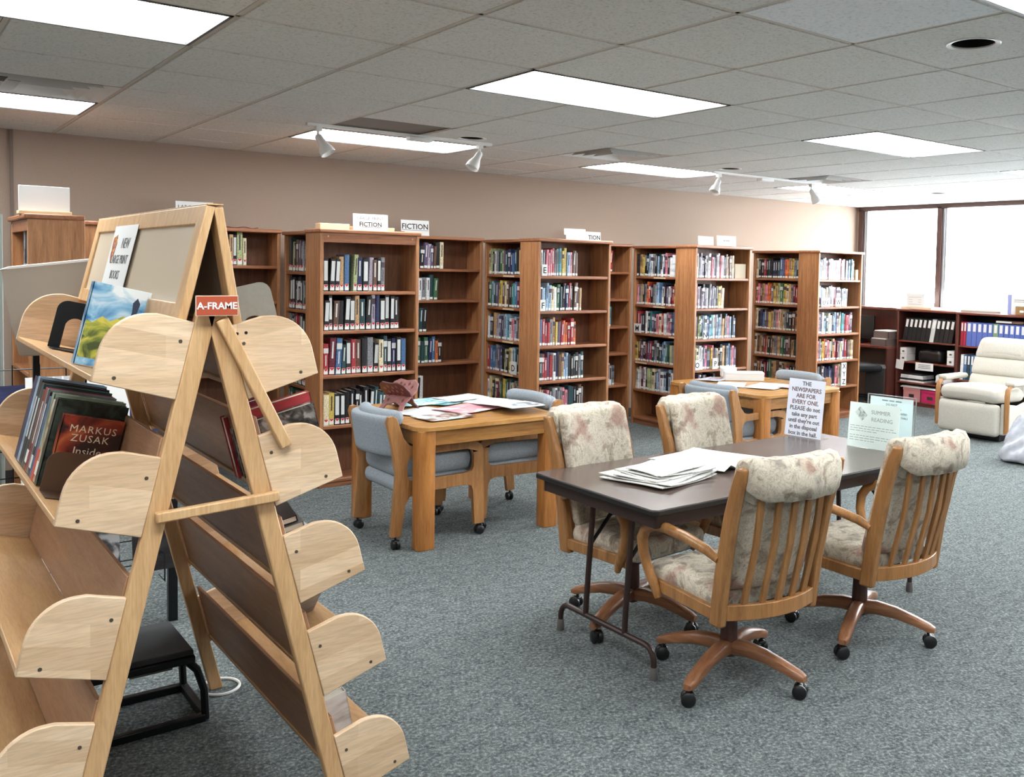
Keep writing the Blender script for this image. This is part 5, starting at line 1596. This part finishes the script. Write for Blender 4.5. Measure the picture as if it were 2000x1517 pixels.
sbox('storage_box', 'upper small white box at left of the shelf under the black binders', L1, 0.04, 0.66, 0.10, 0.08, 0.2, WHITEC)
sbox('storage_box', 'small white box at right of the shelf under the black binders', L1, 0.73, 0.567, 0.10, 0.10, 0.2, WHITEC)
sbox('storage_box', 'upper small white box at right of the shelf under the black binders', L1, 0.73, 0.67, 0.10, 0.08, 0.2, WHITEC)
mb = MB(); mb.cushion((0.17, 0.11, 0.085), 0.05, 6, lambda p: (p.x, p.y, p.z+0.008*math.sin(p.x*40)*math.cos(p.y*30)), 0)
tag(obj('black_bag', mb, plain('black_vinyl', (26, 26, 28), 0.3), None, mat=L1 @ tr(0.46, 0.16, 0.653)), 'black bag lying on the shelf under the black binders', 'bag')
mb = MB(); mb.box((0, 0, 0), (0.26, 0.002, 0.10)); 
for k in range(3): mb.box((0.04, -0.0006, 0.03+0.02*k), (0.22, 0, 0.036+0.02*k), 1)
tag(obj('shelf_note', mb, [WHITEC, INK], None, smooth=False, mat=L1 @ tr(0.30, -0.002, 0.47)), 'white note hanging from a shelf edge of the low bookcase', 'note')
mb = MB(); mb.box((0, 0, 0), (0.12, 0.002, 0.12), 0, rot('Y', 0.12))
tag(obj('shelf_note', mb, WHITEC, None, smooth=False, mat=L1 @ tr(0.01, -0.022, 0.47)), 'square white note at the left upright of the low bookcase', 'note')
for k in range(5):
    mb = MB(); mb.box((0, 0, 0), (0.36-0.01*k, 0.25, 0.022))
    tag(obj('flat_book', mb, [BM['W'], BM['K'], BM['W'], BM['W'], BM['K']][k], None, 0.002, mat=L1 @ tr(0.05+0.004*k, 0.03, 0.301+0.0235*k)), '%s book, %s from the bottom of the flat pile on the third shelf' % (['white', 'black', 'white', 'white', 'black'][k], ORD[k]), 'book', 'flat books under the window')
def crump(p): return (p.x*(1+0.08*math.sin(p.z*60+p.y*20)), p.y*(1+0.08*math.cos(p.x*50)), p.z+0.01*math.sin(p.x*35+p.y*25))
mb = MB(); mb.cushion((0.13, 0.12, 0.06), 0.05, 8, crump)
tag(obj('paper_heap', mb, WHITEC, None, mat=L1 @ tr(0.68, 0.16, 0.368)), 'heap of crumpled white paper on the third shelf at right', 'papers')
mb = MB(); mb.box((0, 0, 0), (0.62, 0.27, 0.012)); mb.box((0.02, 0.0, 0.012), (0.56, 0.25, 0.022))
tag(obj('newspaper_stack', mb, NEWS, None, 0.001, mat=L1 @ tr(0.07, 0.02, 0.2265)), 'flat newspapers lying on the pink and magenta boxes', 'newspaper')
mb = MB(); mb.box((0, 0, 0), (0.20, 0.26, 0.10))
tag(obj('storage_box', mb, WHITEC, None, 0.004, mat=L1 @ tr(0.64, 0.05, 0.051)), 'white carton beside the magenta box on the bottom shelf', 'box')
# things on top of the low bookcases
sbox('tan_tray', 'low tan tray on the low bookcase left of the window mullion', L1, 0.02, 1.25, 0.46, 0.03, 0.22, CREAMC, 'tray')
t7 = sbox('archive_box', 'white box with grey ruled lines standing in front of the window', L1, 0.10, 1.281, 0.26, 0.17, 0.16, WHITEC, 'carton', WHITEC, y=0.05)
mb = MB()
for k in range(4): mb.box((0.03, -0.001, 0.03+0.03*k), (0.22, -0.0002, 0.034+0.03*k))
obj('printed_lines', mb, PALEINK, t7, smooth=False)
mb = MB(); mb.lathe([(0.02, 0), (0.03, 0.01), (0.012, 0.06), (0.008, 0.12), (0.0001, 0.13)], 12)
tag(obj('plastic_bottle', mb, plain('frosted_plastic', (214, 212, 206), 0.5), None, mat=L1 @ tr(0.43, 0.12, 1.282)), 'small pale cone-shaped bottle beside the white box by the window', 'bottle')
mb = MB(); mb.box((0, 0, 0), (0.36, 0.25, 0.012)); mb.box((0.01, 0.01, 0.012), (0.33, 0.24, 0.02))
tag(obj('paper_stack', mb, WHITEC, None, 0.001, mat=L1 @ tr(0.51, 0.05, 1.251)), 'thin white paper stack on the low bookcase under the mullion', 'papers')
mb = MB(); mb.box((0, 0, 0), (0.50, 0.34, 0.022)); mb.box((0.004, 0.004, 0.022), (0.49, 0.33, 0.034), 1)
tag(obj('atlas', mb, [GREYP, PAGES], None, 0.002, mat=L2 @ tr(0.03, 0.02, 1.251) @ rot('Z', 0.10)), 'large flat grey atlas on top of the low bookcase', 'book')
t8 = sbox('display_box', 'white box file with a blue spine on the low bookcase at the right edge', L2, 0.62, 1.25, 0.34, 0.235, 0.20, WHITEC, 'box file', y=0.06)
mb = MB(); mb.box((-0.002, -0.002, 0), (0.045, 0.202, 0.236)); obj('spine', mb, plain('lilac_blue_card', (150, 158, 214), 0.5), t8, smooth=False)
mb = MB(); mb.box((0.08, -0.002, 0.17), (0.30, 0, 0.175)); mb.box((0.08, -0.002, 0.15), (0.26, 0, 0.154)); obj('printed_lines', mb, GREYINK, t8, smooth=False)
sbox('wooden_caddy', 'small brown box in front of the white box file', L2, 0.75, 1.25, 0.16, 0.10, 0.05, plain('brown_card', (150, 116, 72), 0.6), 'caddy', y=0.0)
mb = MB(); mb.box((0, 0, 0), (0.34, 0.24, 0.03)); mb.box((0.005, -0.002, 0.005), (0.20, 0, 0.025), 1)
tag(obj('flat_book', mb, [BM['S'], WHITEC], None, 0.002, mat=L2 @ tr(0.50, 0.02, 1.142)), 'brown book lying flat on top of the blue binders', 'book')

# desk corner: desk, hutch panel, trays, computer, office chair
t9 = thing('desk', 'dark mahogany desk between the last bookcase and the low shelves', 'desk', (10.62, 7.74, 0))
mb = MB(); mb.box((-0.30, -0.42, 0.72), (0.25, 0.46, 0.75)); obj('desktop', mb, mah[1], t9, 0.003)
mb = MB(); mb.box((-0.28, -0.42, 0), (0.25, -0.39, 0.72)); obj('side_panel', mb, MAHO, t9)
mb = MB(); mb.box((-0.28, 0.43, 0), (0.25, 0.46, 0.72)); obj('side_panel', mb, MAHO, t9)
mb = MB(); mb.box((0.20, -0.42, 0.75), (0.25, 0.50, 1.24)); obj('hutch_back', mb, MAHO, t9)
mb = MB(); mb.box((0.02, -0.42, 1.22), (0.26, 0.50, 1.25)); obj('hutch_top', mb, mah[1], t9, 0.003)
def ptray(loc, label):
    t = thing('paper_tray', label, 'tray', loc, 0)
    mb = MB(); mb.box((-0.15, -0.12, 0), (0.15, 0.12, 0.008)); mb.box((-0.15, -0.12, 0.008), (-0.142, 0.12, 0.09)); mb.box((-0.15, -0.12, 0.008), (0.15, -0.112, 0.09)); mb.box((-0.15, 0.112, 0.008), (0.15, 0.12, 0.09)); obj('tray', mb, plain('smoky_plastic', (110, 96, 92), 0.3) if 'smoky_plastic' not in bpy.data.materials else bpy.data.materials['smoky_plastic'], t, 0.002)
    mb = MB(); mb.box((-0.14, -0.11, 0.085), (0.14, 0.11, 0.10)); obj('papers', mb, WHITEC, t, smooth=False)
ptray((10.50, 7.48, 0.751), 'lower smoky paper tray on the desk')
ptray((10.53, 7.46, 0.852), 'upper smoky paper tray stacked on the desk')
mb = MB(); mb.cushion((0.02, 0.24, 0.16), 0.015, 3, None, 0, tr(0, 0, 0.22)); mb.box((-0.06, -0.08, 0), (0.08, 0.08, 0.012)); mb.box((0.0, -0.03, 0.01), (0.03, 0.03, 0.1))
tag(obj('monitor', mb, BLACKP, None, mat=tr(10.62, 7.98, 0.751)), 'dark computer monitor half hidden behind the last bookcase', 'monitor')
t10 = thing('office_chair', 'black office chair between the last bookcase and the low shelves', 'office chair', (10.10, 7.62, 0), -0.5)
mb = MB(); mb.cushion((0.05, 0.23, 0.27), 0.05, 8, lambda p: (p.x-0.06*(1-(p.y/0.23)**2), p.y*(1-0.25*max(0, p.z/0.27)**3), p.z), 0, tr(-0.22, 0, 0.78), 0.01); obj('backrest', mb, plain('black_fabric', (20, 24, 28), 0.8), t10)
mb = MB(); mb.cushion((0.24, 0.24, 0.045), 0.04, 6, None, 0, tr(0.02, 0, 0.47), 0.01); obj('seat', mb, bpy.data.materials['black_fabric'], t10)
mb = MB(); mb.tube([(-0.05, 0, 0.42), (-0.24, 0, 0.44), (-0.28, 0, 0.6), (-0.27, 0, 0.75)], 0.02, 8); obj('back_bracket', mb, BLACKM, t10)
mb = MB(); mb.lathe([(0.035, 0.09), (0.03, 0.2), (0.022, 0.43)], 12); obj('column', mb, BLACKM, t10)
for k in range(5):
    a = 0.3+k*2*PI/5
    mb = MB(); mb.tube([(0, 0, 0.10), (0.15, 0, 0.09), (0.29, 0, 0.065)], [0.022, 0.02, 0.014], 8); mb.lathe([(0.0001, -0.02), (0.026, -0.02), (0.029, 0), (0.026, 0.02), (0.0001, 0.02)], 14, 0, tr(0.29, 0, 0.029) @ rot('X', PI/2)); obj('base_leg', mb, BLACKM, t10, mat=rot('Z', a))
mb = MB(); mb.box((-0.14, -0.15, 0), (0.14, 0.15, 0.46)); 
o = obj('pedestal', mb, plain('dark_grey_metal', (66, 66, 68), 0.5), None, 0.004, mat=tr(10.47, 7.50, 0)); tag(o, 'dark grey pedestal cabinet under the desk', 'cabinet')
mb = MB(); mb.box((-0.13, -0.005, 0.31), (-0.03, 0.0, 0.33))
mb = MB(); mb.box((-0.15, -0.16, 0), (0.15, 0.16, 0.03)); tag(obj('paper_stack', mb, plain('grey_paper', (150, 148, 146), 0.7), None, 0.002, mat=tr(10.47, 7.50, 0.461)), 'grey paper stack on the pedestal cabinet under the desk', 'papers')

# ------------------------------------------------------------------ recliner
t = thing('recliner', 'cream upholstered recliner with wooden arms by the window', 'armchair', (9.35, 5.28, 0))
# faces -x ; front at x=-0.5 ; width y +-0.36
def fb(p): return p
mb = MB(); mb.cushion((0.055, 0.34, 0.165), 0.045, 7, lambda p: (p.x-0.02*(1-(p.y/0.34)**2), p.y, p.z), 0, tr(-0.44, 0, 0.225), 0.006); obj('footrest', mb, CREAMF, t)
mb = MB(); mb.cushion((0.30, 0.33, 0.075), 0.07, 8, lambda p: (p.x, p.y, p.z+0.02*math.cos(p.y*4)-0.03*(p.x)), 0, tr(-0.20, 0, 0.455), 0.015); obj('seat_cushion', mb, CREAMF, t)
def backseg(z0, z1, th, name, bulge=0.03):
    zc = (z0+z1)/2; hz = (z1-z0)/2
    mb = MB(); mb.cushion((th, 0.325, hz), min(0.05, hz*0.8, th*0.9), 8, lambda p: (p.x+0.42*(p.z+zc-0.5)-0.0, p.y*(1-0.10*max(0, (p.z+zc-0.8)/0.25)), p.z+zc), 0, tr(0.12, 0, 0), bulge)
    obj(name, mb, CREAMF, t)
backseg(0.42, 0.64, 0.09, 'back_cushion'); backseg(0.62, 0.82, 0.095, 'back_cushion'); backseg(0.80, 1.02, 0.10, 'back_cushion')
mb = MB(); mb.cushion((0.05, 0.25, 0.09), 0.04, 8, None, 0, tr(0.225, 0, 0.90) @ rot('Y', 0.4), 0.02); obj('headrest_pad', mb, CREAMF, t)
for s in (-1, 1):
    mb = MB(); mb.prism([(-0.42, 0.08), (0.42, 0.10), (0.46, 0.45), (0.30, 0.56), (0.10, 0.40), (-0.10, 0.36), (-0.40, 0.40)], -0.03, 0.03, tr(0, s*0.355, 0) @ rot('X', PI/2)); obj('side_panel', mb, CREAMF, t, 0.015)
    mb = MB(); P = [(-0.40, 0.10), (-0.40, 0.30), (-0.40, 0.48), (-0.385, 0.545), (-0.34, 0.575), (-0.26, 0.58)]
    mb.tube([(x, s*0.395, z) for x, z in P], [0.03, 0.03, 0.03, 0.028, 0.024, 0.018], 8, flat=0.75, up=(0, 1, 0)); obj('arm_post', mb, OAKY, t, ang=60)
    mb = MB(); mb.cushion((0.22, 0.055, 0.028), 0.026, 6, None, 0, tr(-0.13, s*0.385, 0.60)); obj('arm_pad', mb, CREAMF, t)
mb = MB(); mb.box((-0.36, -0.30, 0), (0.40, 0.30, 0.08)); obj('base', mb, BLACKP, t, 0.01)

# plastic bag at the right edge
def bagf(p):
    k = (p.z+0.22)/0.44
    f_ = 1.12-0.85*k
    return (p.x*f_+0.10*k+0.012*math.sin(p.z*50+p.y*30), p.y*f_+0.06*k+0.012*math.cos(p.x*50+p.z*30), p.z+0.22)
mb = MB(); mb.cushion((0.19, 0.20, 0.22), 0.10, 10, bagf)
tag(obj('plastic_bag', mb, plain('translucent_plastic', (180, 183, 192), 0.25, 0, 0.18, 14), None, ang=80, mat=tr(8.20, 4.28, 0.004)), 'crumpled white plastic bag on the carpet at the right edge', 'bag')
